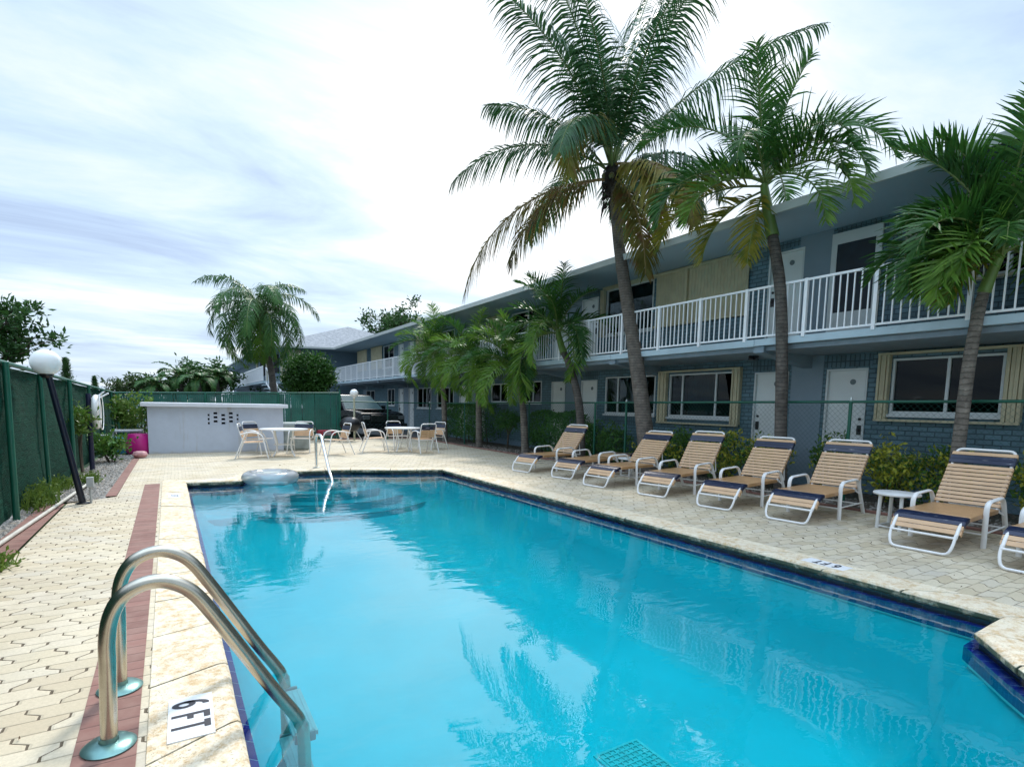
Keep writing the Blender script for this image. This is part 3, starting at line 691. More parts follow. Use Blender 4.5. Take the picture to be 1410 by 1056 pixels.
def window(y0, y1, z0, z1, splits, curtains, sill=True):
    f = MB(); t = .035
    f.box(FX-.015, FX+.06, y0, y0+t, z0, z1).box(FX-.015, FX+.06, y1-t, y1, z0, z1).box(FX-.015, FX+.06, y0+t, y1-t, z0, z0+t+.02).box(FX-.015, FX+.06, y0+t, y1-t, z1-t, z1)
    ys = [y0+t]
    for s_ in splits: yy = y0+(y1-y0)*s_; f.box(FX+.0, FX+.05, yy-.022, yy+.022, z0+t+.02, z1-t); ys += [yy]
    ys += [y1-t]
    o = P(f, 'window_frame', M_WFRAME)
    for a, b in zip(ys, ys[1:]): P(MB().box(FX+.028, FX+.032, a+.002, b-.002, z0+t+.021, z1-t-.001), 'pane', M_GLASS, o)
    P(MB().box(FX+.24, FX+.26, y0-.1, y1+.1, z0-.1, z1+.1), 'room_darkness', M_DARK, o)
    for (a, b, mt) in curtains:
        c = MB(); ya, yb = y0+(y1-y0)*a, y0+(y1-y0)*b; k_ = max(6, int((yb-ya)/.035)); pts = []
        for j in range(k_+1): yy = ya+(yb-ya)*j/k_; pts.append((FX+.16+.022*math.sin(j*1.9)+.01*math.sin(j*.7), yy))
        for (xa, y_a), (xb, y_b) in zip(pts, pts[1:]): c.quad((xa, y_a, z0), (xb, y_b, z0), (xb, y_b, z1), (xa, y_a, z1))
        P(c, 'curtain', mt, o)
    if sill: P(MB().box(FX-.06, FX-.016, y0-.04, y1+.04, z0-.045, z0+.005), 'window_sill', M_WFRAME, o)
    return o
window(*G_WIN[0], (.47,), [])
window(*G_WIN[1], (.25, .78), [(.3, .76, M_CURT)])
window(*G_WIN[2], (.27, .74), [(.3, .72, M_CURT)])
window(*G_WIN[3], (.5,), [(.0, .45, M_CURTW)])
window(*G_WIN[4], (.45,), [(.0, .5, M_CURT)])
window(*G_WIN[5], (.27, .62), [(.3, .8, M_CURT)])
window(*G_WIN[6], (.33, .62), [])
window(*G_WIN[7], (.5,), []); window(*G_WIN[8], (.5,), []); window(*G_WIN[9], (.5,), [])
window(*U_WIN[0], (.5,), [(.0, .3, M_CURTW)])
window(*U_WIN[1], (.5,), [(.05, .48, M_CURT), (.6, .8, M_CURTW)])
for w in U_WIN[2:]: window(*w, (.5,), [(.0, .4, M_CURTW), (.55, .9, M_CURT)])
def shutter_panel(y0, y1, z0, z1, step=.085, depth=.035, x=FX-.05):
    c = MB(); k_ = max(4, int((y1-y0)/step)*2); v0 = []
    for j in range(k_+1):
        yy = y0+(y1-y0)*j/k_; xx = x-(depth if (j//1) % 2 else 0); v0.append((xx, yy))
    for (xa, a), (xb, b) in zip(v0, v0[1:]): c.add([(xa, a, z0), (xb, b, z0), (xb, b, z1), (xa, a, z1), (xa+.012, a, z0), (xb+.012, b, z0), (xb+.012, b, z1), (xa+.012, a, z1)], [(0, 1, 2, 3), (7, 6, 5, 4)])
    o = P(c, 'storm_shutter', M_CREAM)
    P(MB().box(x-.055, x+.05, y0-.02, y1+.02, z1, z1+.045).box(x-.055, x+.05, y0-.02, y1+.02, z0-.045, z0), 'shutter_track', M_CREAM, o)
    return o
for (a, b, za, zb) in U_SHUT:
    if b-a > 2.4:
        mid = a+(b-a)*.62; shutter_panel(a, mid-.03, za, zb-.06); shutter_panel(mid+.03, b, za, zb-.06)
        P(MB().box(FX-.12, FX-.0, mid-.03, mid+.03, za, zb-.06), 'shutter_post', M_CREAM)
    else: shutter_panel(a, b, za, zb-.06)
# folded accordion shutters beside ground floor windows A and B
for (a, b, za, zb) in ((4.80, 4.98, 1.34, 2.42), (3.02, 3.24, 1.34, 2.42), (9.82, 10.08, 1.12, 2.32), (7.72, 7.92, 1.12, 2.32), (2.0, 2.16, 3.5, 4.72), (4.54, 4.72, 3.5, 4.72), (12.28, 12.42, 3.42, 4.72)):
    c = MB(); k_ = 4
    for j in range(k_): y_ = a+(b-a)*j/k_; c.box(FX-.10-.015*(j % 2), FX-.002, y_+.004, y_+(b-a)/k_-.004, za, zb)
    P(c, 'folded_shutter', M_CREAM)
for (a, b, za, zb) in ((3.02, 4.98, 1.34, 2.42), (7.72, 10.08, 1.12, 2.32), (2.0, 4.72, 3.5, 4.72)):
    P(MB().box(FX-.12, FX-.002, a, b, zb+.002, zb+.04), 'shutter_track', M_CREAM); P(MB().box(FX-.12, FX-.065, a, b, za-.04, za-.002), 'shutter_track', M_CREAM)
P(MB().lathe([(.09, 0), (.10, -.03), (.05, -.07)], 16, (9.7, 6.9, 2.50)).box(9.6, 9.8, 6.85, 6.95, 2.42, 2.45), 'ceiling_light', M_BLACK)

# ---------------------------------------------------------------- rear wing
wing = thing('wing_building', 'rear wing of the motel with grey hipped shingle roof and white side balcony', 'building', (6, 38, 0))
P(MB().box(6.2, 17, 38.3, 75, 0, 4.82), 'wall', M_STUCCO2, wing)
E1, E2, E3, E4 = (4.79, 37.54, 4.83), (4.79, 76, 4.83), (17.5, 76, 4.83), (17.5, 36.2, 4.83)
A = pix(479, 450, z=6.9); A = (A.x, A.y, 6.9)
r_ = MB(); r_.add([E1, (8.87, 36.3, 4.83), E4, E3, E2, A, (A[0], 70, 6.9)], [(0, 1, 5), (1, 2, 5), (0, 5, 6, 4), (2, 3, 6, 5), (3, 4, 6)])
P(r_, 'roof', M_SHINGLE, wing)
P(MB().add([(E1[0], E1[1], 4.82), (8.87, 36.3, 4.82), (17.5, 36.2, 4.82), (17.5, 76, 4.82), (4.79, 76, 4.82)], [(0, 1, 2, 3, 4)]), 'eave_soffit', M_SOFFIT, wing)
def slab_line(a, b, z0, z1, t=.06): 
    a = Vector(a); b = Vector(b); d = (b-a).normalized(); nn = Vector((d.y, -d.x))*t
    return MB().prism([(a.x, a.y), (b.x, b.y), (b.x+nn.x, b.y+nn.y), (a.x+nn.x, a.y+nn.y)], z0, z1)
P(slab_line((E1[0], E1[1]), (8.87, 36.3), 4.76, 4.86, .05), 'front_fascia', M_FASCIA, wing)
P(MB().box(4.72, 4.785, 37.54, 76, 4.76, 4.86), 'side_fascia', M_FASCIA, wing)
P(MB().box(4.85, 6.2, 38.5, 72, 2.55, 2.70), 'side_slab', M_SLAB, wing)
w2 = MB().box(4.86, 4.9, 38.5, 62, 3.58, 3.64).box(4.86, 4.9, 38.5, 62, 2.72, 2.76)
for i in range(210): w2.box(4.87, 4.89, 38.5+i*.112, 38.53+i*.112, 2.76, 3.58)
P(w2, 'side_railing', M_WHITE, wing)
for a_ in (39.2, 46, 52): P(MB().box(6.13, 6.2, a_, a_+.8, 2.7, 4.6), 'door_panel', M_CREAM, wing)
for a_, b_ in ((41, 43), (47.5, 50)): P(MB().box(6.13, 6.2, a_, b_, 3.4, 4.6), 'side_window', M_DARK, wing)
for a in (6.3, 6.75): P(MB().box(a, a+.38, 38.24, 38.3, 2.9, 4.75), 'beige_shutter', M_CREAM, wing)
P(MB().box(6.68, 6.74, 38.2, 38.3, 2.0, 4.75), 'white_pipe', M_WHITE, wing)
# stair down from the side balcony
stair = thing('outdoor_staircase', 'white outdoor staircase dropping from the rear wing balcony', 'staircase', (5.2, 37.5, 0))
sm = MB()
a0 = pix(366, 506, y=37.5); a1 = pix(382, 541, y=36.2)
for dz in (0, -.95):
    sm.tube([(a0.x, a0.y, a0.z+dz), (a1.x+1.0, a1.y, a1.z-1.2+dz)], .045, 6)
P(sm, 'handrail', M_WHITE, stair)
sb = MB()
for i in range(14):
    t = i/13; p = Vector(a0).lerp(Vector((a1.x+1.0, a1.y, a1.z-1.2)), t); sb.tube([p, p-Vector((0, 0, .95))], .02, 4)
P(sb, 'balusters', M_WHITE, stair)
st_ = MB()
for i in range(14):
    t = i/13; p = Vector(a0).lerp(Vector((a1.x+1.0, a1.y, a1.z-1.2)), t); z_ = max(.02, p.z-1.05); st_.box(p.x-.15, p.x+.15, p.y-.1, p.y+1.0, z_-.05, z_)
P(st_, 'steps', M_SLAB, stair)
lr = thing('balcony_gate_railing', 'white railed landing at the far left end of the rear wing balcony', 'railing', (4.2, 60, 0))
g = MB(); p0 = pix(297, 523, y=55); p1 = pix(313, 523, y=55); 
g.box(p0.x, p1.x, 54.9, 55, p0.z-1.0, p0.z); P(g, 'gate_panel', plain('weathered_board', (.32, .34, .28), .8, var=.2), lr)
g = MB()
for px_ in (p0.x, p1.x): g.box(px_-.1, px_+.08, 54.8, 54.9, p0.z-1.1, p0.z+.05)
g.box(p0.x, p1.x, 54.8, 54.88, p0.z-.05, p0.z+.05); g.box(p0.x, p0.x+.12, 54.8, 54.9, 0, p0.z-1.11); g.box(p1.x-.12, p1.x, 54.8, 54.9, 0, p0.z-1.11)
P(g, 'frame', M_WHITE, lr)
# low white railing between the bushes behind the green fence
lw = MB(); q0 = pix(383, 540, y=30); q1 = pix(418, 540, y=30)
lw.box(q0.x, q1.x, 29.97, 30.03, q0.z-.03, q0.z+.05).box(q0.x, q1.x, 29.98, 30.02, .1, .15)
for i in range(14): xx = q0.x+(q1.x-q0.x)*i/13; lw.box(xx-.02, xx+.02, 29.98, 30.02, 0, q0.z-.03)
tag(lw.obj('picket_fence', M_WHITE), 'low white picket railing behind the green slatted fence', 'fence')

# ---------------------------------------------------------------- fences
def left_rail_z(y): return 1.84 if y < 8 else 1.84-.018*(y-8)
lf = thing('screened_fence', 'tall green windscreen fence along the left side of the pool deck', 'fence', (-1.65, 8, 0))
def lx(y): return -1.68+.006*(y-8)
mb = MB(); ys = [-3+.25*i for i in range(99)]
rr = random.Random(11); vs = []
for i, y in enumerate(ys):
    if y > 21.5: break
    for j in range(9):
        z = .02+(left_rail_z(y)-.05)*j/8; vs.append((lx(y)-.03+rr.uniform(-.012, .012)+.02*math.sin(y*2.6+z*3), y, z))
nr = len(vs)//9; mb.add(vs, [(i*9+j, (i+1)*9+j, (i+1)*9+j+1, i*9+j+1) for i in range(nr-1) for j in range(8)])
o = P(mb, 'windscreen', M_SCRIM, lf); o.data.polygons.foreach_set('use_smooth', [True]*len(o.data.polygons))
P(MB().tube([(lx(y), y, left_rail_z(y)) for y in (-3, 2, 5, 8, 10, 12, 14, 16, 18, 20, 21.5)], .028, 8), 'top_rail', M_GREEN, lf, smooth=True)
for i, y in enumerate((-1.5, 1.2, 3.9, 6.3, 8.5, 10.5, 12.8, 15.3, 17.7, 20.0)):
    r_ = .034 if i % 2 == 0 else .028
    P(MB().tube([(lx(y)+.035, y, -.05), (lx(y)+.035-(.03 if i == 5 else 0), y, left_rail_z(y)-.0)], r_, 8), 'fence_post', M_GREEN, lf, smooth=True)
bf = thing('slatted_fence', 'dark green slatted fence closing the far end of the deck behind the grey wall', 'fence', (2, 21.5, 0))
bx0, bx1 = -1.6, 5.38
def bz(x): return 1.605+.185*(x-bx0)/(bx1-bx0)
mb = MB(); x = bx0; rr = random.Random(5)
while x < bx1:
    gap = .004 if rr.random() < .88 else .022
    mb.box(x, x+.058, 21.5+rr.uniform(-.004, .004), 21.512, .04, bz(x)-.03+rr.uniform(-.01, 0)); x += .058+gap
P(mb, 'slats', plain('fence_slat_green', (.008, .10, .075), .35, var=.35, scale=2), bf)['kind'] = 'stuff'
P(MB().tube([(bx0, 21.49, bz(bx0)), (bx1, 21.49, bz(bx1))], .026, 8), 'top_rail', M_GREEN, bf, smooth=True)
for x in (bx0+.05, .9, 3.2, bx1): P(MB().tube([(x, 21.46, 0), (x, 21.46, bz(x)+(.12 if x == bx1 else 0))], .035, 8), 'fence_post', M_GREEN, bf, smooth=True)
mb = MB()
for (x0, x1, z0, z1) in ((-1.5, .1, .55, 1.35),):
    for i in range(int((x1-x0)/.085)):
        for j in range(int((z1-z0)/.085)):
            if rr.random() < .62: xx = x0+i*.085+(.042 if j % 2 else 0); zz = z0+j*.085; s_ = .027; mb.add([(xx, 21.44, zz-s_), (xx+s_, 21.44, zz), (xx, 21.44, zz+s_), (xx-s_, 21.44, zz)], [(0, 1, 2, 3)])
P(mb, 'lattice_gaps', plain('pale_lattice', (.50, .56, .60), .7), bf)['kind'] = 'stuff'

cf = thing('chain_link_fence', 'green see-through chain link fence between the loungers and the motel', 'fence', (9.1, 10, 0))
def cz(y): return 1.47+.008*(21.6-y)
CF = [(5.42, 21.6), (9.1, 21.6), (9.1, -4)]
P(MB().tube([(9.1, y, cz(y)) for y in (21.6, 15, 10, 5, 0, -4)], .021, 8), 'top_rail', M_GREEN, cf, smooth=True)
P(MB().tube([(5.42, 21.6, 1.47), (9.1, 21.6, 1.47)], .021, 8), 'top_rail', M_GREEN, cf, smooth=True)
pys = [pix(u, 551, x=9.1).y for u in (1172, 863, 820, 729, 640)] + [21.6, 1.6, -1.5]
for y in pys:
    P(MB().tube([(9.1, y, -.05), (9.1, y, cz(y)+.02)], .027, 8), 'fence_post', M_GREEN, cf, smooth=True)
    P(MB().lathe([(.027, 0), (.03, .02), (.012, .06)], 8, (9.1, y, cz(y)+.015)), 'post_cap', plain('galvanised_cap', (.5, .55, .52), .35, metal=.5), cf)
P(MB().tube([(7.3, 21.6, -.05), (7.3, 21.6, 1.5)], .027, 8), 'fence_post', M_GREEN, cf, smooth=True)
def mesh_run(mb, a, b, zt0, zt1, pitch, r):
    a = Vector((*a, 0)); b = Vector((*b, 0)); Ld = (b-a).length; d = (b-a).normalized(); nn = Vector((d.y, -d.x, 0))
    zb = .06; k = 0; s = -1.7
    while s < Ld:
        for sg in (1, -1):
            zt = zt0+(zt1-zt0)*max(0, min(1, s/Ld))-.02; Hh = zt-zb
            s0, s1 = (s, s+Hh) if sg > 0 else (s+Hh, s)
            za, zc = zb, zt
            # clip to the run
            def cl(s0, s1, za, zc):
                if s0 == s1: return None
                f0 = max(0, min(1, (0-s0)/(s1-s0))) if s1 > s0 else max(0, min(1, (Ld-s0)/(s1-s0)))
                f1 = max(0, min(1, (Ld-s0)/(s1-s0))) if s1 > s0 else max(0, min(1, (0-s0)/(s1-s0)))
                return None if f1 <= f0 else (s0+(s1-s0)*f0, za+(zc-za)*f0, s0+(s1-s0)*f1, za+(zc-za)*f1)
            c = cl(s0, s1, za, zc)
            if c: 
                off = nn*(.003*sg); mb.tube([a+d*c[0]+off+Vector((0, 0, c[1])), a+d*c[2]+off+Vector((0, 0, c[3]))], r, 3)
        s += pitch
mb = MB(); mesh_run(mb, (9.1, 13.0), (9.1, -3.9), cz(13), cz(-4), .085, .0016); mesh_run(mb, (9.1, 21.6), (9.1, 13.0), cz(21.6), cz(13), .17, .0016)
mesh_run(mb, (5.45, 21.6), (9.08, 21.6), 1.47, 1.47, .17, .0016)
P(mb, 'wire_mesh', plain('green_wire', (.02, .09, .07), .45), cf)['kind'] = 'stuff'

# ---------------------------------------------------------------- grey wall with vent
gw = thing('pump_enclosure_wall', 'low pale grey wall with overhanging cap and pierced vent at the far end of the deck', 'wall', (1, 17.2, 0))
wx0, wx1 = pix(204, 600, y=17.2).x, pix(390.5, 600, y=17.2).x
vx0, vx1 = pix(286, 575, y=17.2).x, pix(328.5, 575, y=17.2).x
vz0, vz1 = pix(307, 585, y=17.2).z, pix(307, 567, y=17.2).z
P(MB().box(wx0, vx0, 17.2, 18.3, 0, 1.24).box(vx1, wx1, 17.2, 18.3, 0, 1.24).box(vx0, vx1, 17.2, 18.3, 0, vz0).box(vx0, vx1, 17.2, 18.3, vz1, 1.24), 'wall_body', M_WALLG, gw)
P(MB().box(wx0-.14, wx1+.12, 17.06, 18.45, 1.241, 1.345), 'wall_cap', M_WTOP, gw, bevel=.01)
P(MB().box(vx0, vx1, 17.34, 17.36, vz0, vz1), 'vent_darkness', M_DARK, gw)
mb = MB(); W_ = vx1-vx0; Hh_ = vz1-vz0; hw_ = W_/8; rp_ = Hh_/3.25; hh_ = rp_*.52
for i in range(5):
    xc = vx0+W_*i/4; x0_, x1_ = max(vx0, xc-hw_*.5), min(vx1, xc+hw_*.5)
    if i < 4: mb.box(x1_, vx0+W_*(i+1)/4-hw_*.5, 17.208, 17.33, vz0, vz1)
    z_ = vz0; tops = [vz0+rp_*(j+(.62 if i % 2 else .16)) for j in range(3)]
    for t_ in tops: mb.box(x0_+.001, x1_-.001, 17.21, 17.325, z_+.001, t_); z_ = t_+hh_
    if z_ < vz1: mb.box(x0_+.001, x1_-.001, 17.21, 17.325, z_, vz1-.001)
P(mb, 'vent_blocks', M_WALLG, gw)
lw2 = MB().box(wx1+.01, pix(427, 600, y=17.3).x, 17.3, 18.5, 0, .80); tag(lw2.obj('concrete_block_wall', plain('weathered_concrete', (.30, .34, .33), .85, var=.2), bevel=.06), 'low weathered concrete block behind the left patio table', 'block wall')

# ---------------------------------------------------------------- globe lamps
lt = pix(66, 514, y=9.35)
lamp = thing('globe_lamp', 'leaning navy lamp post with white globe beside the left green fence', 'lamp', (-1.12, 9.43, 0))
P(MB().tube([(-1.12, 9.43, -.02), tuple(lt)], [.042, .036], 12), 'pole', plain('navy_pole', (.006, .009, .022), .35), lamp, smooth=True)
gc = pix(63, 499, y=9.35)
sp = [(0.167*math.sin(PI*i/20)+.0001, -.167*math.cos(PI*i/20)) for i in range(21)]
P(MB().lathe(sp, 32, tuple(gc)), 'globe', M_GLOBE, lamp, smooth=True)
P(MB().lathe([(.05, -.2), (.075, -.165), (.08, -.13), (.05, -.12)], 20, tuple(gc)), 'collar', M_BLACK, lamp, smooth=True)
P(MB().lathe([(.09, 0), (.085, .012), (.045, .02)], 16, (-1.12, 9.43, .0)), 'base_plate', M_BLACK, lamp)
P(MB().box(-1.07, -.99, 9.38, 9.45, .22, .36), 'outlet_box', plain('grey_box', (.36, .38, .38), .5), lamp, bevel=.006)
P(MB().tube([(-1.03, 9.41, 0), (-1.03, 9.41, .22)], .014, 8), 'conduit', plain('grey_conduit', (.4, .41, .4), .5), lamp)
l2 = thing('globe_lamp', 'small white globe lamp on a cream pole in front of the black truck', 'lamp', tuple(pix(487, 560, y=21.25).xy)+(0,))
g2 = pix(487.5, 541.5, y=21.25)
P(MB().tube([(g2.x, 21.25, 0), (g2.x, 21.25, g2.z-.12)], .035, 10), 'pole', plain('cream_pole', (.5, .5, .36), .5), l2, smooth=True)
P(MB().lathe([(r*.93, h*.93) for r, h in sp], 24, tuple(g2)), 'globe', M_GLOBE, l2, smooth=True)
P(MB().lathe([(.05, -.19), (.07, -.15), (.05, -.13)], 16, tuple(g2)), 'collar', M_WHITE, l2, smooth=True)

# ---------------------------------------------------------------- pool ladder and handrail
lad = thing('pool_ladder', 'stainless steel pool ladder hooped over the near left coping', 'pool ladder', (-.28, 2.97, 0))
LR = [(-.285, 0), (-.275, .34), (-.272, .46), (-.255, .56), (-.215, .635), (-.15, .675), (-.08, .683), (-.01, .655), (.05, .60), (.12, .49), (.25, .265), (.36, .075), (.435, -.045), (.47, -.12), (.485, -.25), (.49, -1.15)]
def dense(P_, n=4):
    out = []
    V_ = [Vector(p) for p in P_]
    for i in range(len(V_)-1):
        p0, p1, p2, p3 = V_[max(i-1, 0)], V_[i], V_[i+1], V_[min(i+2, len(V_)-1)]
        for k in range(n):
            t = k/n; out.append(.5*((2*p1)+(p2-p0)*t+(2*p0-5*p1+4*p2-p3)*t*t+(3*p1-p0-3*p2+p3)*t**3))
    out.append(V_[-1]); return out
for yy in (2.71, 3.25):
    P(MB().tube(dense([(x, yy, z) for x, z in LR]), .031, 16), 'handrail', M_STEEL, lad, smooth=True)
    P(MB().lathe([(.095, .006), (.098, .012), (.08, .026), (.036, .032), (.034, .05)], 28, (-.285, yy, 0)), 'escutcheon', plain('teal_patina_metal', (.16, .30, .28), .3, metal=.7, var=.3), lad, smooth=True)
    P(MB().tube(smooth_path([(.49, yy, -.62), (.42, yy, -.72), (.28, yy, -.74), (.225, yy, -.74)], .06), .028, 12), 'wall_bumper', M_STEEL2, lad, smooth=True)
for i, z in enumerate((-.20, -.47, -.75, -1.02)):
    b = MB().box(.44, .56, 2.744, 3.216, z-.02, z+.004)
    for k in range(4): b.box(.452+k*.028, .462+k*.028, 2.76, 3.20, z+.004, z+.009)
    P(b, 'tread', plain('white_tread', (.50, .56, .56), .3), lad, bevel=.004)
    for ya, yb in ((2.724, 2.742), (3.218, 3.236)): P(MB().box(.445, .545, ya, yb, z-.035, z+.018), 'tread_bracket', M_STEEL2, lad, bevel=.005)
hr = thing('step_handrail', 'single curved steel handrail leading down the far pool steps', 'handrail', (2.64, 12.55, 0))
e_ = pix(457, 664, z=-.12); e2 = pix(447, 700, z=-.9)
pt = pix(436, 598, y=12.55)
path = [(2.62, 12.55, 0), (2.62, 12.55, .64), (pt.x+.01, 12.45, .73), (pt.x+.02, 12.2, .70)]
path += [tuple(Vector(path[-1]).lerp(e_, t)) for t in (.25, .5, .75)] + [tuple(e_+Vector((0, -.05, .02))), (e_.x-.01, e_.y-.12, -.3), (e_.x-.01, e_.y-.10, -.85)]
P(MB().tube(dense(path, 5), .030, 12), 'rail', plain('polished_steel', (.75, .75, .74), .14, metal=1, var=.04), hr, smooth=True)
P(MB().lathe([(.07, .002), (.07, .01), (.03, .02)], 20, (2.62, 12.55, 0)), 'escutcheon', M_STEEL2, hr)

# ---------------------------------------------------------------- clear pool float
def vinyl():
    mt = bpy.data.materials.new('clear_vinyl'); mt.use_nodes = True; nt = mt.node_tree; nt.nodes.clear(); L = nt.links
    out = N(nt, 'ShaderNodeOutputMaterial'); gl = N(nt, 'ShaderNodeBsdfGlossy', i_Roughness=.06); tr = N(nt, 'ShaderNodeBsdfTransparent'); tr.inputs[0].default_value = (.90, .95, .97, 1)
    df = N(nt, 'ShaderNodeBsdfDiffuse'); df.inputs[0].default_value = (.92, .95, .97, 1)
    fr = N(nt, 'ShaderNodeFresnel', i_IOR=1.55); m1 = N(nt, 'ShaderNodeMixShader'); m2 = N(nt, 'ShaderNodeMixShader'); m1.inputs[0].default_value = .32
    tc = N(nt, 'ShaderNodeTexCoord'); no = N(nt, 'ShaderNodeTexNoise', i_Scale=9, i_Detail=4, i_Distortion=1); L.new(tc.outputs['Object'], no.inputs[0])
    bp = N(nt, 'ShaderNodeBump', i_Strength=.35, i_Distance=.02); L.new(no.outputs[0], bp.inputs['Height']); L.new(bp.outputs[0], gl.inputs['Normal'])
    L.new(tr.outputs[0], m1.inputs[1]); L.new(df.outputs[0], m1.inputs[2]); L.new(fr.outputs[0], m2.inputs[0]); L.new(m1.outputs[0], m2.inputs[1]); L.new(gl.outputs[0], m2.inputs[2]); L.new(m2.outputs[0], out.inputs[0])
    return mt
fl = MB(); fc = (1.50, 11.20, WATER_Z+.10); nU, nV = 64, 20; vs = []
for i in range(nU):
    a = 2*PI*i/nU; rp = .135*(1+.02*math.cos(a*12))
    for j in range(nV):
        b = 2*PI*j/nV; r_ = .37+rp*math.cos(b); vs.append((fc[0]+r_*math.cos(a), fc[1]+r_*math.sin(a), fc[2]+rp*.9*math.sin(b)))
fl.add(vs, [(i*nV+j, ((i+1) % nU)*nV+j, ((i+1) % nU)*nV+(j+1) % nV, i*nV+(j+1) % nV) for i in range(nU) for j in range(nV)])
tag(fl.obj('pool_float', vinyl(), smooth=True), 'clear inflatable ring floating at the far left corner of the pool', 'pool float')

# ---------------------------------------------------------------- sun loungers
def rot_strap(mb, p, ang, w, hw, t=.010):
    """one strap: centre p=(x,z), direction angle in the side plane, width w along it"""
    c, s = math.cos(ang), math.sin(ang)
    pts = []
    for (a, b) in ((-w/2, 0), (w/2, 0), (w/2, t), (-w/2, t)): pts.append((p[0]+a*c-b*s, p[1]+a*s+b*c))
    mb.extrude(pts, lambda x, z: (x, -hw, z), lambda x, z: (x, hw, z))
    for sy in (-1, 1):
        q = [(p[0]+a*c-b*s, p[1]+a*s+b*c) for (a, b) in ((-w/2, -.034), (w/2, -.034), (w/2, t*.7), (-w/2, t*.7))]
        mb.extrude(q, lambda x, z: (x, sy*(hw+.001), z), lambda x, z: (x, sy*(hw+.009), z))
def make_lounger(label, cat, back=R(50), loc=(0, 0, 0), rz=0):
    t = thing('sun_lounger', label, cat, loc, rz, 'sun loungers lined up along the pool')
    HW = .285
    f = MB()
    for sy in (-1, 1): f.tube(smooth_path([(.045, sy*HW, .18), (.15, sy*HW, .315), (.31, sy*HW, .352), (1.42, sy*HW, .345)], .09), .017, 8)
    f.tube([(1.40, -HW, .345), (1.40, HW, .345)], .015, 8); f.tube([(.75, -HW, .33), (.75, HW, .33)], .012, 6)
    f.obj('seat_frame', M_ALU, t, smooth=True)
    u = smooth_path([(.05, -HW, .22), (.0, -HW+.0, .12), (-.035, -HW+.03, .018), (-.035, HW-.03, .018), (.0, HW, .12), (.05, HW, .22)], .075)
    MB().tube(u, .015, 8).tube([(.03, -HW, .19), (.03, HW, .19)], .013, 6).obj('foot_hoop', M_ALU, t, smooth=True)
    b0 = Vector((1.34, .35)); bd = Vector((math.cos(back), math.sin(back))); BL = .86
    bk = MB(); bp = lambda u_, y: (b0.x+bd.x*u_, y, b0.y+bd.y*u_)
    bk.tube(smooth_path([bp(0, -HW), bp(BL, -HW), bp(BL, HW), bp(0, HW)], .07, 6), .017, 8)
    bk.obj('back_frame', M_ALU, t, smooth=True)
    if back > .3:
        q = bp(.42, 0); br = MB()
        for sy in (-1, 1): br.tube([(q[0], sy*(HW-.03), q[2]), (1.66, sy*(HW-.03), .33)], .011, 6)
        br.tube([(1.66, -HW+.03, .33), (1.66, HW-.03, .33)], .011, 6); br.obj('back_brace', M_ALU, t)
    s = MB(); x = .39
    while x < 1.30: rot_strap(s, (x, .362), 0, .048, HW+.022); x += .0515
    s.obj('seat_straps', M_STRAPS, t)
    n_ = MB(); rot_strap(n_, (.292, .362), R(9), .056, HW+.024); rot_strap(n_, (.235, .348), R(20), .056, HW+.024); rot_strap(n_, (.180, .322), R(36), .056, HW+.024); n_.obj('navy_foot_straps', M_NAVY, t)
    e = MB(); rot_strap(e, (.140, .282), R(50), .05, HW+.022); rot_strap(e, (.105, .236), R(53), .05, HW+.022)
    rot_strap(e, (.342, .366), R(3), .042, HW+.022); e.obj('foot_end_straps', M_STRAP, t)
    a = MB(); uu = .05
    while uu < .62: q = bp(uu, 0); rot_strap(a, (q[0]-bd.y*.02, q[2]+bd.x*.02), back, .044, HW+.022); uu += .0585
    q = bp(.775, 0); rot_strap(a, (q[0]-bd.y*.02, q[2]+bd.x*.02), back, .046, HW+.022)
    a.obj('back_straps', M_STRAP, t)
    nb = MB()
    for uu in (.655, .715): q = bp(uu, 0); rot_strap(nb, (q[0]-bd.y*.021, q[2]+bd.x*.021), back, .056, HW+.024)
    nb.obj('navy_back_strap', M_NAVY, t)
    for sy in (-1, 1):
        y_ = sy*(HW+.055)
        MB().tube(smooth_path([(.76, y_, .0), (.74, y_, .50), (1.30, y_, .515), (1.60, y_, .0)], .11, 7), .017, 8, flat=1.55).obj('armrest', M_ALU, t, smooth=True)
        MB().tube([(.75, y_, .30), (.78, sy*HW, .345)], .012, 6).tube([(1.41, y_, .30), (1.38, sy*HW, .345)], .012, 6).tube([(.755, y_, .16), (1.515, y_, .16)], .010, 6).obj('side_stretcher', M_ALU, t)
    MB().tube([(.755, -HW-.05, .15), (.755, HW+.05, .15)], .010, 6).obj('cross_stretcher', M_ALU, t)
    MB().tube([(1.52, -HW-.05, .14), (1.52, HW+.05, .14)], .010, 6).obj('rear_stretcher', M_ALU, t)
    return t
lg = 'sun loungers lined up along the pool'
L1 = make_lounger('tan strap lounger farthest from the camera, in front of the hedge', 'sun lounger', loc=(6.44, 10.13, 0), rz=R(12))
L2 = make_lounger('tan strap lounger with its back lying flat, second from the far end', 'sun lounger', back=R(3), loc=(6.62, 8.88, 0), rz=R(14))
for (x, y, a, bk_, lb) in ((6.49, 7.71, 8, 47, 'raised lounger just nearer than the flat one, before the coconut palm trunk'),
                      (6.68, 6.48, 12, 52, 'tan strap lounger next nearer after the one before the coconut palm trunk'),
                      (6.70, 5.26, 9, 49, 'tan lounger before the slim palm trunk, second left of the white side table'),
                      (6.80, 4.20, 7, 51, 'tan strap lounger left of the round white side table'),
                      (6.67, 2.63, 4, 50, 'largest whole lounger, right of the round white side table'),
                      (6.62, 1.67, 1, 50, 'nearest lounger cut off by the right edge, only its navy foot straps showing')):
    make_lounger(lb, 'sun lounger', back=R(bk_), loc=(x, y, 0), rz=R(a))

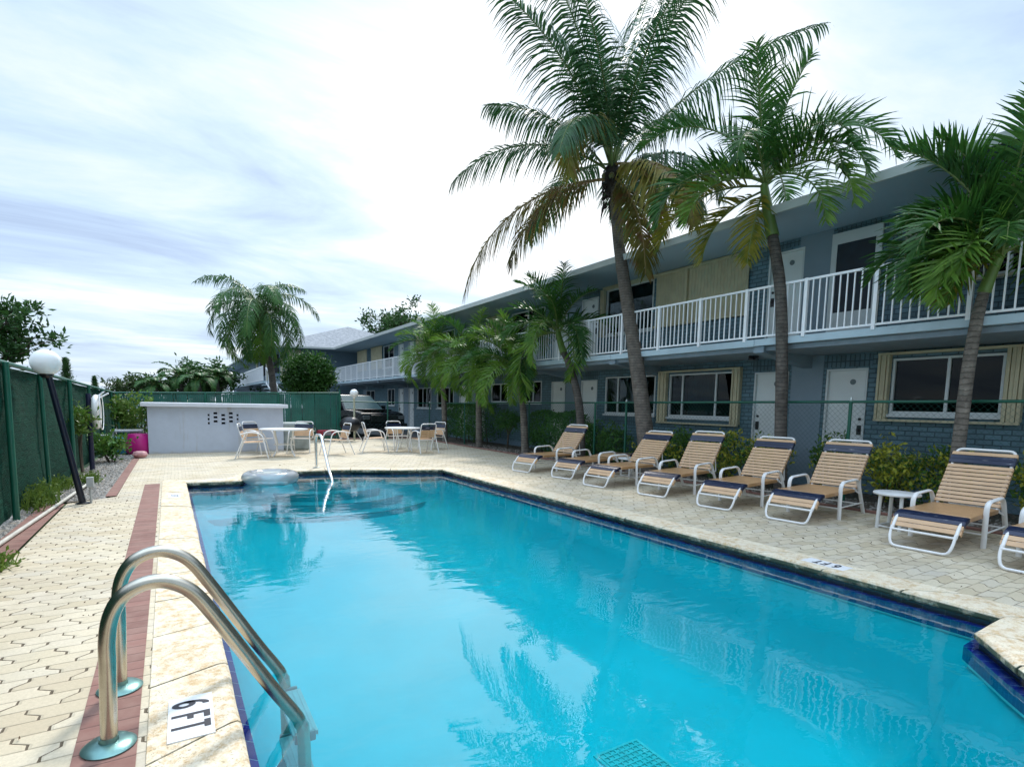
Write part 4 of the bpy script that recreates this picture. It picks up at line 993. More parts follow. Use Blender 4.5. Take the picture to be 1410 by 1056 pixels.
def side_table(loc, label, r=.255, h=.455):
    t = thing('side_table', label, 'side table', loc, 0, 'round white side tables')
    MB().lathe([(r-.01, -.03), (r, -.022), (r, -.006), (r-.008, .0), (.03, .0), (.028, -.003)], 36, (0, 0, h)).obj('tabletop', M_PLASTIC, t, smooth=True)
    for a in (40, 140, 220, 320):
        x, y = .20*math.cos(R(a)), .20*math.sin(R(a)); MB().tube([(x, y, 0), (x*.93, y*.93, h-.03)], .022, 10).obj('leg', M_PLASTIC, t, smooth=True)
    MB().tube([(.2*math.cos(R(a)), .2*math.sin(R(a)), .03) for a in (40, 140, 220, 320)], .016, 6, closed=True).obj('base_ring', M_PLASTIC, t)
    return t
side_table((7.70, 3.33, 0), 'round white side table standing between the two nearest whole loungers')
side_table((8.15, 8.55, 0), 'round white side table behind the flat lounger near the coconut palm', r=.27, h=.40)

# ---------------------------------------------------------------- patio tables and chairs
def patio_table(loc, r, label):
    t = thing('patio_table', label, 'patio table', loc, 0, 'round white patio tables')
    MB().lathe([(r-.03, -.035), (r, -.03), (r+.004, -.012), (r-.004, .0), (.03, .0), (.025, -.01)], 40, (0, 0, .72)).obj('tabletop', M_PLASTIC, t, smooth=True)
    for a in (35, 125, 215, 305):
        c, s = math.cos(R(a)), math.sin(R(a))
        MB().tube(dense([(c*q, s*q, z) for q, z in ((r*.55, .70), (r*.50, .52), (r*.40, .34), (r*.46, .14), (r*.62, .0))], 3), .02, 8).obj('leg', M_ALU, t, smooth=True)
    MB().tube([(r*.42*math.cos(R(a)), r*.42*math.sin(R(a)), .30) for a in range(0, 360, 30)], .010, 6, closed=True).obj('leg_ring', M_ALU, t)
    return t
patio_table((2.45, 15.65, 0), .60, 'round white patio table on the left, before the grey wall')
patio_table((5.88, 16.0, 0), .54, 'round white patio table on the right, before the black truck')
def make_chair(loc, rz, label, group):
    t = thing('patio_chair', label, 'patio chair', loc, rz, group); HW = .245
    f = MB()
    for sy in (-1, 1): f.tube([(sy*HW, -.24, .41), (sy*HW, .22, .39)], .014, 6)
    f.tube([(-HW, -.24, .41), (HW, -.24, .41)], .014, 6).tube([(-HW, .22, .39), (HW, .22, .39)], .014, 6); f.obj('seat_frame', M_ALU, t, smooth=True)
    MB().tube(smooth_path([(-HW, .20, .38), (-HW, .34, .86), (HW, .34, .86), (HW, .20, .38)], .07, 5), .015, 8).obj('back_frame', M_ALU, t, smooth=True)
    for sy in (-1, 1):
        x_ = sy*(HW+.035)
        MB().tube(smooth_path([(x_*1.1, -.36, 0), (x_, -.22, .62), (x_, .05, .66), (x_, .28, .60), ], .13, 6), .016, 8).obj('armrest', M_ALU, t, smooth=True)
        MB().tube([(x_*1.08, .40, 0), (x_, .15, .645)], .015, 8).obj('rear_leg', M_ALU, t, smooth=True)
    s = MB()
    for i in range(8): s.box(-HW-.015, HW+.015, -.235+i*.056, -.235+i*.056+.05, .415-i*.003, .425-i*.003)
    s.obj('seat_straps', M_STRAP, t)
    b = MB(); nb = MB()
    for i, (z, tgt) in enumerate(((.46, b), (.515, b), (.57, b), (.625, b), (.685, nb), (.74, nb))):
        yy = .20+(z-.38)*.14/.48; tgt.extrude([(yy-.018, z), (yy-.008, z), (yy+.006, z+.05), (yy-.004, z+.05)], lambda y_, z_: (-HW-.015, y_, z_), lambda y_, z_: (HW+.015, y_, z_))
    b.obj('back_straps', M_STRAP, t); nb.obj('navy_back_strap', M_NAVY, t); return t
GA, GB = 'chairs round the left patio table', 'chairs round the right patio table'
c0 = make_chair((1.68, 15.35, 0), R(78), 'strap chair at the left end of the left table, seen from behind', GA)
for (x, y, a, lb, g) in ((1.95, 16.55, 40, 'strap chair behind the left table, close to the grey wall', GA),
                         (3.05, 16.50, -25, 'strap chair at the far right side of the left table, behind the steel handrail', GA),
                         (3.80, 15.60, -82, 'strap chair right of the steel handrail, facing the left table', GA),
                         (5.05, 16.15, 82, 'strap chair on the left side of the right table', GB),
                         (6.28, 15.35, 176+10, 'strap chair nearest the camera with its back turned, at the right table', GB),
                         (6.10, 17.05, 8, 'strap chair on the far side of the right table facing the camera', GB),
                         (7.05, 16.45, -70, 'strap chair on the right side of the right table', GB)):
    dup(c0, (x, y, 0), R(a), lb, g)

# ---------------------------------------------------------------- kettle grill and small things at the back
gr = thing('barrel_grill', 'black charcoal grill on splayed legs beside the small globe lamp', 'grill', (5.55, 20.7, 0))
P(MB().lathe([(.01, .36), (.20, .38), (.31, .45), (.37, .57), (.375, .64), (.36, .65)], 28, (5.55, 20.7, 0)), 'bowl', M_BLACK, gr, smooth=True)
P(MB().lathe([(.375, .655), (.37, .70), (.31, .81), (.18, .89), (.01, .91)], 28, (5.55, 20.7, 0)), 'lid', M_BLACK, gr, smooth=True)
P(MB().tube([(5.48, 20.7, .90), (5.48, 20.7, .96), (5.62, 20.7, .96), (5.62, 20.7, .90)], .012, 6), 'lid_handle', M_BLACK, gr)
for dx, dy in ((-.42, -.15), (.42, -.15), (0, .35)):
    P(MB().tube([(5.55+dx*.4, 20.7+dy*.4, .45), (5.55+dx, 20.7+dy, .0)], .014, 6), 'leg', M_ALU, gr)
for dx in (-.44, .44):
    P(MB().lathe([(.07, -.02), (.08, -.01), (.08, .01), (.07, .02)], 16, (5.55+dx, 20.55, .08), axis=0), 'wheel', M_BLACK, gr)
rc = thing('folded_cart', 'small red and black cart on the deck left of the grill', 'cart', (4.75, 20.9, 0))
P(MB().box(4.42, 5.05, 20.75, 21.1, .22, .42), 'basket', plain('red_canvas', (.25, .015, .03), .6), rc, bevel=.04)
P(MB().box(4.60, 4.88, 20.74, 20.749, .24, .36), 'panel', plain('grey_canvas', (.2, .2, .22), .6), rc)
for x in (4.5, 4.97): P(MB().lathe([(.08, -.02), (.09, 0), (.08, .02)], 14, (x, 20.7, .09), axis=0), 'wheel', M_BLACK, rc)
P(MB().tube([(4.42, 20.8, .4), (4.25, 20.8, .62)], .012, 6), 'pull_handle', M_BLACK, rc)

# ---------------------------------------------------------------- black pickup
def truck():
    t = thing('parked_truck', 'black truck parked beyond the fence with its grille facing the pool', 'truck', (7.5, 22.6, 0), R(19)); t.scale = (1.12, 1.12, .99)
    body = plain('black_car_paint', (.005, .006, .009), .25, var=.05, spec=.3); gl = plain('car_glass', (.07, .12, .125), .4, spec=.15)
    HW = .98
    side = [(0, .42), (.02, .80), (.10, 1.02), (.5, 1.10), (1.25, 1.16), (5.3, 1.14), (5.4, .5), (4.95, .42), (4.85, .75), (4.45, .86), (4.05, .75), (3.95, .36), (1.55, .36), (1.45, .75), (1.05, .86), (.65, .75), (.55, .42)]
    b = MB(); b.extrude(side, lambda y, z: (-HW, y, z), lambda y, z: (HW, y, z)); b.obj('body', body, t, bevel=.05)
    b = MB().box(-.62, .62, .35, 1.25, 1.13, 1.19); b.obj('hood_bulge', body, t, bevel=.04)
    cab = [(-.80, .0, 1.80), (.80, .0, 1.80)]
    v = [(-.93, 1.22, 1.15), (.93, 1.22, 1.15), (.93, 4.0, 1.15), (-.93, 4.0, 1.15), (-.74, 1.85, 1.78), (.74, 1.85, 1.78), (.74, 3.75, 1.78), (-.74, 3.75, 1.78)]
    MB().add(v, [(0, 1, 5, 4), (1, 2, 6, 5), (2, 3, 7, 6), (3, 0, 4, 7), (4, 5, 6, 7)]).obj('cab', body, t, bevel=.03)
    def face(a, b_, c, d, s=.08, off=.006):
        a, b_, c, d = map(Vector, (a, b_, c, d)); ce = (a+b_+c+d)/4; nn = (b_-a).cross(d-a).normalized()*off
        return [p.lerp(ce, s)+nn for p in (a, b_, c, d)]
    MB().quad(*face(v[0], v[1], v[5], v[4])).obj('windscreen', gl, t)
    q = face(v[3], v[0], v[4], v[7], .12)
    m1, m2 = q[0].lerp(q[1], .48), q[3].lerp(q[2], .48); n1, n2 = q[0].lerp(q[1], .52), q[3].lerp(q[2], .52)
    MB().quad(n1, q[1], q[2], n2).obj('side_window', gl, t); MB().quad(q[0], m1, m2, q[3]).obj('side_window', gl, t)
    q = face(v[1], v[2], v[6], v[5], .12); MB().quad(*q).obj('side_window', gl, t)
    g = MB().box(-.62, .62, -.03, -.002, .66, .95)
    g.obj('grille', M_BLACK, t, bevel=.02)
    g = MB()
    for i in range(4): g.box(-.6, .6, -.045, -.031, .69+i*.065, .70+i*.065)
    g.obj('grille_bars', plain('dark_chrome', (.12, .13, .14), .2, metal=1), t)
    MB().box(-1.0, 1.0, -.12, .1, .40, .60).obj('bumper', body, t, bevel=.04)
    for s in (-1, 1):
        MB().box(s*.66 if s > 0 else -.94, .94 if s > 0 else -.66, -.02, .06, .76, .93).obj('headlight', plain('smoked_lens', (.08, .09, .10), .05, coat=1), t, bevel=.02)
        MB().box(s*1.02-.10, s*1.02+.10, 1.38, 1.48, 1.16, 1.34).obj('wing_mirror', body, t, bevel=.03)
        for y in (1.05, 4.45):
            w = MB().lathe([(.30, -.13), (.40, -.12), (.41, 0), (.40, .12), (.30, .13)], 28, (s*.87, y, .41), axis=0).obj('wheel', plain('tyre', (.012, .012, .012), .8), t, smooth=True)
            MB().lathe([(.27, -.135), (.27, .135)], 20, (s*.87, y, .41), axis=0).obj('rim', plain('dark_rim', (.10, .10, .11), .3, metal=.8), w)
    MB().box(-.70, .70, 1.95, 3.7, 1.79, 1.81).obj('roof_panel', body, t, bevel=.008)
    return t
truck()

# ---------------------------------------------------------------- bits along the left fence
bp_ = pix(133, 567, x=-1.34)
rb = thing('ring_buoy', 'white ring buoy hanging edge-on on a dark post at the left fence', 'ring buoy', tuple(bp_))
vs = []; nU, nV = 40, 12; rbm = MB()
for i in range(nU):
    a = 2*PI*i/nU
    for j in range(nV):
        b = 2*PI*j/nV; r_ = .27+.075*math.cos(b); vs.append((.06*math.sin(b), r_*math.cos(a), r_*math.sin(a)))
rbm.add(vs, [(i*nV+j, ((i+1) % nU)*nV+j, ((i+1) % nU)*nV+(j+1) % nV, i*nV+(j+1) % nV) for i in range(nU) for j in range(nV)])
rbm.obj('ring', M_PLASTIC, rb, smooth=True)
MB().tube([(.08, .36*math.cos(R(a)), .36*math.sin(R(a))) for a in range(0, 360, 20)], .008, 5, closed=True).obj('grab_rope', M_WHITE, rb)
po = MB().tube([(bp_.x-.12, bp_.y, -.02), (bp_.x-.12, bp_.y, bp_.z+.36)], .045, 10); tag(po.obj('buoy_post', plain('navy_post', (.012, .015, .05), .5), smooth=True), 'dark navy post carrying the ring buoy', 'post')
a = pix(130, 549, x=-1.40); b1 = pix(142, 540, x=-1.2); b2 = pix(149, 541.5, x=-1.15)
hk = thing('pole_hook', 'pair of white pole hooks sticking out above the ring buoy', 'pole hook', tuple(a))
P(MB().tube([tuple(a), tuple(b1)], .016, 8), 'prong', M_WHITE, hk); P(MB().tube([tuple(a+Vector((0, 0, -.03))), tuple(b2)], .016, 8), 'prong', M_WHITE, hk)
P(MB().box(a.x-.05, a.x+.03, a.y-.03, a.y+.03, a.z-.07, a.z+.02), 'bracket', M_WHITE, hk)
p0 = pix(2, 747, z=.03); p1 = pix(72, 700, z=.03); p2 = pix(124, 664, z=.03)
tag(MB().tube([tuple(p0+(p0-p1)*1.5), tuple(p0), tuple(p1), tuple(p2)], .022, 10).obj('plastic_pipe', plain('dirty_pvc', (.50, .48, .42), .6, var=.2), smooth=True), 'dirty white plastic pipe lying along the brick border by the left fence', 'pipe')
bt = pix(175, 591, y=18.2)
bn = thing('utility_table', 'small white plastic table in the corner left of the grey wall', 'table', (bt.x, 18.2, 0))
P(MB().box(bt.x-.36, bt.x+.36, 17.9, 18.5, bt.z-.06, bt.z), 'tabletop', M_PLASTIC, bn, bevel=.02)
for sx in (-.3, .3):
    for sy in (17.98, 18.42): P(MB().box(bt.x+sx-.02, bt.x+sx+.02, sy-.02, sy+.02, 0, bt.z-.061), 'leg', M_PLASTIC, bn)
tb = pix(164, 610, y=17.6)
cr = thing('storage_bin', 'teal plastic bin with a grey lid on the gravel by the left fence', 'bin', (tb.x, 17.6, 0))
P(MB().box(tb.x-.22, tb.x+.24, 17.4, 17.9, 0.0, .42), 'tub', plain('teal_plastic', (.01, .16, .24), .4), cr, bevel=.03)
P(MB().box(tb.x-.5, tb.x-.2, 17.35, 17.75, .44, .50), 'lid', plain('grey_plastic', (.4, .44, .46), .5), cr, bevel=.01)
pk = pix(191, 608, y=17.0)
v = MB().lathe([(.28, -.02), (.33, .08), (.32, .30), (.28, .44), (.24, .50), (.14, .49), (.01, .45)], 24, (pk.x-.02, 17.5, .02), sx=.95)
tag(v.obj('bean_bag', plain('magenta_vinyl', (.50, .012, .20), .35, var=.1), smooth=True), 'magenta bean bag against the left end of the grey wall', 'bean bag')
n0 = pix(160, 620, z=.03); n1 = pix(185, 624, z=.03)
for (dy, cl, lb) in ((0, ('pool_noodle_blue', (.05, .20, .45)), 'blue foam pool noodle lying before the magenta bean bag'), (.25, ('pool_noodle_grey', (.45, .45, .36)), 'pale foam pool noodle lying on the gravel by the teal bin')):
    tag(MB().tube([(n0.x+.1-dy, n0.y+dy, .04), ((n0.x+n1.x)/2-dy, n0.y+.1+dy, .04), (n1.x-dy, n1.y+dy, .04)], .035, 10).obj('pool_noodle', plain(cl[0], cl[1], .7), smooth=True), lb, 'pool noodle')
pn = pix(193, 626, z=.08)
tag(MB().lathe([(.01, -.08), (.10, -.06), (.135, 0), (.11, .07), (.06, .09), (.01, .07)], 18, tuple(pn), sx=1.2).obj('beach_toy', plain('pale_pink_vinyl', (.60, .30, .30), .4, var=.2), smooth=True), 'crumpled pale pink inflatable toy on the deck corner beside the bean bag', 'beach toy')

# ---------------------------------------------------------------- palms
Hr = Vector((math.cos(YAW), -math.sin(YAW), 0)); Hf = Vector((math.sin(YAW), math.cos(YAW), 0)); UP = Vector((0, 0, 1))
G_COCO = leaf_mat('coconut_leaf', (.020, .078, .028), (.052, .14, .042), rough=.35, trans=.2, scale=2)
G_COCOY = leaf_mat('yellowing_leaf', (.16, .17, .03), (.32, .27, .05), (.20, .11, .03), trans=.3, scale=2)
G_COCOB = leaf_mat('browning_leaf', (.10, .10, .02), (.20, .17, .035), (.17, .09, .035), trans=.3, scale=1.5)
G_AD = leaf_mat('palm_leaf', (.018, .075, .016), (.060, .165, .027), rough=.32, trans=.22, scale=3)
G_AD2 = leaf_mat('lighter_palm_leaf', (.07, .18, .025), (.17, .30, .04), rough=.35, trans=.28, scale=3)
G_ADY = leaf_mat('yellow_palm_leaf', (.16, .17, .02), (.30, .26, .03), (.10, .14, .02), trans=.3, scale=3)
G_QUEEN = leaf_mat('queen_palm_leaf', (.028, .095, .025), (.075, .18, .045), rough=.4, trans=.25, scale=1.5)
M_RACH = plain('frond_stalk', (.12, .17, .04), .5, var=.3)
M_RACHB = plain('dry_frond_stalk', (.22, .15, .05), .6, var=.3)
M_SHAFT = plain('crownshaft_green', (.12, .20, .045), .4, var=.2, scale=3)
T_GREY = trunk_mat('palm_trunk_grey', (.07, .06, .05), (.21, .185, .155), .075, bump=1.)
T_COCO = trunk_mat('coconut_trunk', (.075, .065, .055), (.17, .145, .12), .06)
T_DARK = trunk_mat('palm_trunk_dark', (.04, .035, .03), (.12, .105, .09), .07)

def frond(root, base, d0, L, bend, n=55, leaf=.75, hang=1.2, v=.15, w=.034, lmat=None, rmat=None, seed=0, fwd=.45, pw=1.15, petiole=.14, lean=0., rr0=.022, segs=4, vr=.2):
    r = random.Random(seed); d0 = Vector(d0).normalized()
    h = Vector((d0.x, d0.y, 0)); h = h.normalized() if h.length > .05 else Hr.copy()
    e0 = math.asin(max(-1, min(1, d0.z))); side = h.cross(UP).normalized()
    K = 26; pts = [Vector(base)]; tans = []
    for i in range(K):
        t = (i+.5)/K; e = e0 - bend*(t**pw); hh = (h+side*lean*t).normalized()
        d = hh*math.cos(e)+UP*math.sin(e); tans.append(d); pts.append(pts[-1]+d*(L/K))
    tans.append(tans[-1])
    rm = MB(); rm.tube(pts, [rr0*(1-.85*i/K)+.002 for i in range(K+1)], 5)
    f = rm.obj('frond_stalk', rmat or M_RACH, root)
    mb = MB()
    for i in range(n):
        t = petiole+(1-petiole)*(i+.3)/n
        x = t*K; k = min(K-1, int(x)); fr = x-k; p = pts[k].lerp(pts[k+1], fr); tg = tans[k].lerp(tans[min(k+1, K)], fr).normalized()
        s0 = side; nrm = s0.cross(tg).normalized()
        if nrm.z < 0 and abs(tg.z) < .98: nrm = -nrm
        prof = min(1, (t-petiole)*5+.45)*(1-.72*max(0, (t-.55)/.45)**1.6)
        for sg in (-1, 1):
            ll = leaf*prof*r.uniform(.82, 1.1)
            if r.random() < .03: continue
            vv = v+r.uniform(-vr, vr); fw_ = fwd+.5*t*t+r.uniform(-.12, .12)
            dr = (s0*sg*math.cos(vv)+nrm*math.sin(vv)+tg*fw_).normalized()
            hg = hang*r.uniform(.75, 1.25); q = p.copy(); cur = []
            wv = (tg-dr*tg.dot(dr)).normalized()
            for s_ in range(segs+1):
                u = s_/segs; ww = w*(.55+.45*min(1, u*4))*(1-u**2.2)*.5+.0015
                cur.append((q-wv*ww, q+wv*ww))
                dd = (dr - UP*hg*(u+.12)).normalized(); q = q+dd*(ll/segs)
            o_ = len(mb.v)
            for a, b in cur: mb.v += [tuple(a), tuple(b)]
            for s_ in range(segs): mb.f.append((o_+2*s_, o_+2*s_+1, o_+2*s_+3, o_+2*s_+2))
    lf_ = mb.raw('leaflets', lmat, root)
    return f, lf_
def frond_part(root, *a, **k):
    """a frond is one part: the stalk joined with its leaflets"""
    a = list(a); base, d0, L_, bend = a[0], Vector(a[1]).normalized(), a[2], a[3]
    # a frond that would grow into the roof, wall or slab grows to the free side instead
    def hits(d):
        p = Vector(base); h = Vector((d.x, d.y, 0)).normalized(); e0 = math.asin(max(-1, min(1, d.z))); c = 0
        for i in range(24):
            e = e0-bend*((i+.5)/24)**k.get('pw', 1.15); p = p+(h*math.cos(e)+UP*math.sin(e))*(L_/24)
            if p.x > 8.72 and 4.35 < p.z < 5.15 and p.y < 38: c += 1
            if p.x > 9.9 and p.z < 4.9 and p.y < 38: c += 1
            if p.x > 8.85 and 2.3 < p.z < 2.85 and p.y < 38: c += 1
        return c
    if abs(base[0]-8.9) < .3 and hits(d0) > 1:
        for t_ in range(14):
            an = math.atan2(d0.y, d0.x); sg = 1 if math.sin(an) > 0 else -1
            d0 = Vector((math.cos(an+sg*.18)*math.hypot(d0.x, d0.y), math.sin(an+sg*.18)*math.hypot(d0.x, d0.y), d0.z))
            if hits(d0) <= 1: break
        a[1] = d0
    s, l = frond(None, *a, **k)
    me = l.data; mm = s.data
    bm = bmesh.new(); bm.from_mesh(me); nl = len(bm.faces); bm.from_mesh(mm); bm.faces.ensure_lookup_table()
    for i in range(nl, len(bm.faces)): bm.faces[i].material_index = 1
    new = bpy.data.meshes.new('frond'); new.materials.append(me.materials[0]); new.materials.append(mm.materials[0]); bm.to_mesh(new); bm.free()
    bpy.data.objects.remove(s); bpy.data.objects.remove(l)
    o = bpy.data.objects.new('frond', new); scene.collection.objects.link(o); o.parent = root
    o.matrix_parent_inverse = Matrix.Translation(-root.location); return o
def idir(ang, depth): return Hr*math.cos(R(ang))+UP*math.sin(R(ang))+Hf*depth
def trunk(root, pts, rad, mat, name='trunk', n=14, sub=6, wob=.0):
    D = dense(pts, sub); k = len(D); rs = []
    for i in range(k):
        t = i/(k-1)*(len(rad)-1); a = int(min(t, len(rad)-2)); rs.append((rad[a]+(rad[a+1]-rad[a])*(t-a))*(1+wob*(random.random()-.5)))
    return P(MB().tube(D, rs, n), name, mat, root, smooth=True)

# coconut palm
cp = thing('coconut_palm', 'tallest palm with a leaning grey trunk, coconut fronds and yellow drooping lower fronds', 'palm tree', (8.9, 8.75, 0))
trunk(cp, [(8.9, 8.72, -.05), (8.9, 8.80, .35), (8.9, 8.93, .9), (8.9, 9.20, 2.1), (8.9, 9.74, 4.1), (8.9, 10.05, 5.3), (8.9, 10.24, 6.4), (8.9, 10.32, 6.75)], [.27, .21, .185, .165, .145, .125, .115, .11], T_COCO, wob=.04)
cc = Vector((8.9, 10.33, 6.85))
fib = MB(); rr = random.Random(2)
for i in range(60):
    a = rr.uniform(0, 2*PI); z0 = rr.uniform(-.75, .15); r0 = .115; p = cc+Vector((math.cos(a)*r0, math.sin(a)*r0, z0)); l = rr.uniform(.15, .4)
    fib.tube([p, p+Vector((math.cos(a)*.09, math.sin(a)*.09, -.05)), p+Vector((math.cos(a)*.13, math.sin(a)*.13, -l))], [.03, .022, .006], 4)
fib.tube([cc+Vector((0, 0, -.45)), cc, cc+Vector((0, 0, .25))], [.15, .19, .10], 10)
P(fib, 'crown_fibre', plain('dark_fibre', (.035, .028, .024), .9, var=.4), cp)
CO = [ # angle in the picture plane, depth component, length, bend, hang, material
 (146, -.05, 4.15, 86, 1.7, G_COCO, .95), (184, -.1, 4.75, 76, 2.0, G_COCOB, 1.05), (180, .3, 3.4, 84, 2.0, G_COCOB, .95),
 (121, .10, 3.7, 60, 1.9, G_COCO, 1.1), (114, -.35, 4.3, 48, 1.9, G_COCO, 1.15), (103, -.1, 5.1, 28, 1.8, G_COCO, 1.15),
 (97, .2, 5.1, 34, 1.9, G_COCO, 1.15), (85, .12, 5.2, 26, 1.8, G_COCO, 1.15), (79, -.2, 4.8, 42, 2.0, G_COCO, 1.1),
 (93, .05, 3.6, 14, 1.8, G_COCO, 1.0), (100, -.5, 3.9, 58, 2.1, G_COCO, 1.15), (84, -.6, 3.9, 62, 2.1, G_COCO, 1.1),
 (56, -.05, 5.5, 46, 1.6, G_COCO, 1.0), (62, .45, 4.9, 52, 1.4, G_COCO, .95), (40, .75, 4.3, 70, 1.6, G_COCO, .95), (24, .1, 2.7, 92, 1.7, G_COCO, .9),
 (28, -.9, 3.4, 95, 1.5, G_COCO, .9), (125, -1.1, 3.5, 105, 1.5, G_COCO, .9), (112, -.55, 3.3, 168, 1.3, G_COCOY, .85),
 (4, -.25, 3.6, 84, 1.7, G_COCOY, .85), (-34, -.15, 3.2, 50, 1.5, G_COCOB, .8), (-14, -.5, 3.2, 72, 1.7, G_COCOY, .8), (140, 1.3, 4.0, 80, 1.3, G_COCO, .9), (60, 1.4, 4.0, 80, 1.3, G_COCO, .9)]
for i, (an, dp, L_, bd, hg, mt, lf_) in enumerate(CO):
    frond_part(cp, cc+Vector((0, 0, random.uniform(-.15, .2))), idir(an, dp), L_, R(bd), n=92, leaf=lf_*1.08, hang=hg*1.25*random.uniform(.8, 1.25), v=.1, vr=.3, w=.038, lmat=mt, rmat=M_RACHB if mt is not G_COCO else M_RACH, seed=i, fwd=.55, lean=random.uniform(-.12, .12), rr0=.032, petiole=.16)
nuts = MB()
for a in range(5): nuts.lathe([(.01, -.07), (.05, -.05), (.07, 0), (.045, .06), (.01, .075)], 10, tuple(cc+Vector((.19*math.cos(a*1.3), .19*math.sin(a*1.3), -.12+.03*(a % 3)))))
P(nuts, 'young_coconuts', plain('young_coconut', (.14, .13, .04), .5), cp, smooth=True)

def adonidia(loc, trunk_pts, rad, shaft, label, fr, tmat=T_GREY, seed=1, leaf=.52, pw=1.45, hangs=(.35, .75), k=1., lw=.033, group='slim green palms between the pool deck and the motel'):
    t = thing('christmas_palm', label, 'palm tree', loc, 0, group); r = random.Random(seed)
    trunk(t, trunk_pts, rad, tmat, wob=.05)
    D = dense(shaft, 5); kd = len(D); sr = rad[-1]
    P(MB().tube(D, [sr*(1.25-.55*i/(kd-1)) for i in range(kd)], 12), 'crownshaft', M_SHAFT, t, smooth=True)
    top = Vector(shaft[-1])
    for i, (an, dp, L_, bd, mt) in enumerate(fr):
        frond_part(t, top+Vector((0, 0, r.uniform(-.12, .1))), idir(an, dp), L_*k, R(bd), n=int(16+17*L_), leaf=leaf*r.uniform(.9, 1.1), hang=r.uniform(*hangs), v=.62, w=lw, lmat=mt, seed=seed*50+i, fwd=.6, vr=.55, lean=r.uniform(-.25, .25), rr0=.020, pw=pw, petiole=.12, segs=3)
    return t
def auto_fr(seed, L0, n=15, mats=(G_AD, G_AD, G_AD2), low=0):
    r = random.Random(seed); out = []
    for i in range(n):
        az = 360*i*.618 % 360; lev = (i+.5)/n       # lev 0: youngest, upright; 1: oldest, low
        c, s = math.cos(R(az)), math.sin(R(az)); el = 80-78*lev+r.uniform(-6, 6)
        dx, dp = c*math.cos(R(el)), s*math.cos(R(el)); dz = math.sin(R(el))
        an = math.degrees(math.atan2(dz, dx)); q = math.hypot(dx, dz)
        out.append((an, dp/max(q, .15), L0*r.uniform(.9, 1.12)*(.95+.1*lev), 48+84*min(1, lev*1.15)+r.uniform(-10, 10), mats[2] if lev > .75 else mats[i % 2]))
    return out
adonidia((8.9, 5.66, 0), [(8.9, 5.64, -.05), (8.9, 5.66, .3), (8.9, 5.72, 1.14), (8.9, 5.78, 2.25), (8.9, 5.90, 3.49), (8.9, 6.11, 4.42)], [.135, .105, .100, .098, .094, .088],
    [(8.9, 6.11, 4.42), (8.9, 6.20, 4.75), (8.9, 6.30, 5.15), (8.9, 6.34, 5.35)], 'tall slim palm with a bright green crownshaft, right of the coconut palm',
    [(66, 0, 3.05, 132, G_AD), (118, .05, 2.8, 112, G_AD), (92, .12, 2.3, 14, G_AD), (84, -.15, 2.0, 25, G_AD), (158, -.1, 2.5, 112, G_AD), (150, .35, 2.3, 100, G_AD), (28, -.15, 2.5, 105, G_AD), (10, .1, 2.4, 92, G_AD2),
     (172, .3, 2.3, 88, G_ADY), (177, -.2, 2.0, 85, G_AD2), (-8, -.3, 2.1, 75, G_AD2), (60, .7, 2.5, 115, G_AD), (120, .8, 2.5, 115, G_AD), (75, -.9, 2.2, 125, G_AD), (125, -.8, 2.2, 120, G_AD), (40, -.7, 2.2, 120, G_AD), (-62, .1, 1.5, 25, G_ADY), (205, .1, 1.7, 62, G_ADY), (104, -.3, 2.4, 60, G_AD), (74, .3, 2.5, 70, G_AD)], tmat=T_DARK, seed=3, leaf=.60, k=.96)
adonidia((8.9, 3.16, 0), [(8.9, 3.20, -.05), (8.9, 3.19, .3), (8.9, 3.17, 1.16), (8.9, 3.15, 2.11), (8.9, 3.11, 2.70), (8.9, 3.07, 3.0)], [.10, .082, .078, .074, .068, .062],
    [(8.9, 3.07, 3.0), (8.9, 3.02, 3.2), (8.9, 2.95, 3.42), (8.9, 2.93, 3.5)], 'slim palm at the far right edge hanging its fronds over the balcony railing',
    [(132, -.1, 2.3, 128, G_AD), (150, .0, 2.0, 125, G_AD), (116, .15, 1.9, 115, G_AD), (165, -.35, 1.9, 110, G_AD2), (178, .2, 1.7, 90, G_AD2), (190, -.3, 1.5, 75, G_AD2), (100, .1, 2.3, 45, G_AD), (84, -.1, 2.6, 32, G_AD), (72, .3, 2.7, 45, G_AD), (92, .4, 2.5, 40, G_AD), (125, .3, 2.0, 100, G_AD), (170, .0, 1.4, 80, G_AD2), (158, .4, 1.7, 105, G_AD), (70, .2, 2.4, 60, G_AD), (55, -.2, 2.5, 100, G_AD), (30, .1, 2.4, 110, G_AD), (10, -.2, 2.1, 95, G_AD),
     (-5, .3, 1.8, 80, G_AD2), (120, .9, 2.2, 110, G_AD), (60, .9, 2.2, 110, G_AD), (110, -.5, 1.5, 140, G_AD), (150, -.5, 1.7, 125, G_AD2), (40, -.5, 1.7, 135, G_AD), (205, .1, 1.1, 55, G_ADY), (135, .5, 2.3, 112, G_AD)], k=.72, tmat=T_GREY, seed=4, leaf=.55)
p_ = [Vector(q) for q in ((8.9, 11.18, -.05), (8.9, 11.22, .98), (8.9, 11.42, 1.82), (8.9, 11.81, 2.58), (8.9, 12.02, 2.85))]
adonidia((8.9, 11.2, 0), [tuple(q) for q in p_], [.13, .105, .10, .09, .085], [(8.9, 12.02, 2.85), (8.9, 12.15, 3.05), (8.9, 12.30, 3.38), (8.9, 12.33, 3.5)], 'palm with a strongly curved trunk and green crownshaft just behind the farthest lounger',
    auto_fr(21, 1.95, 18), leaf=.52, hangs=(.5, 1.0), pw=1.1, seed=5, tmat=T_DARK)
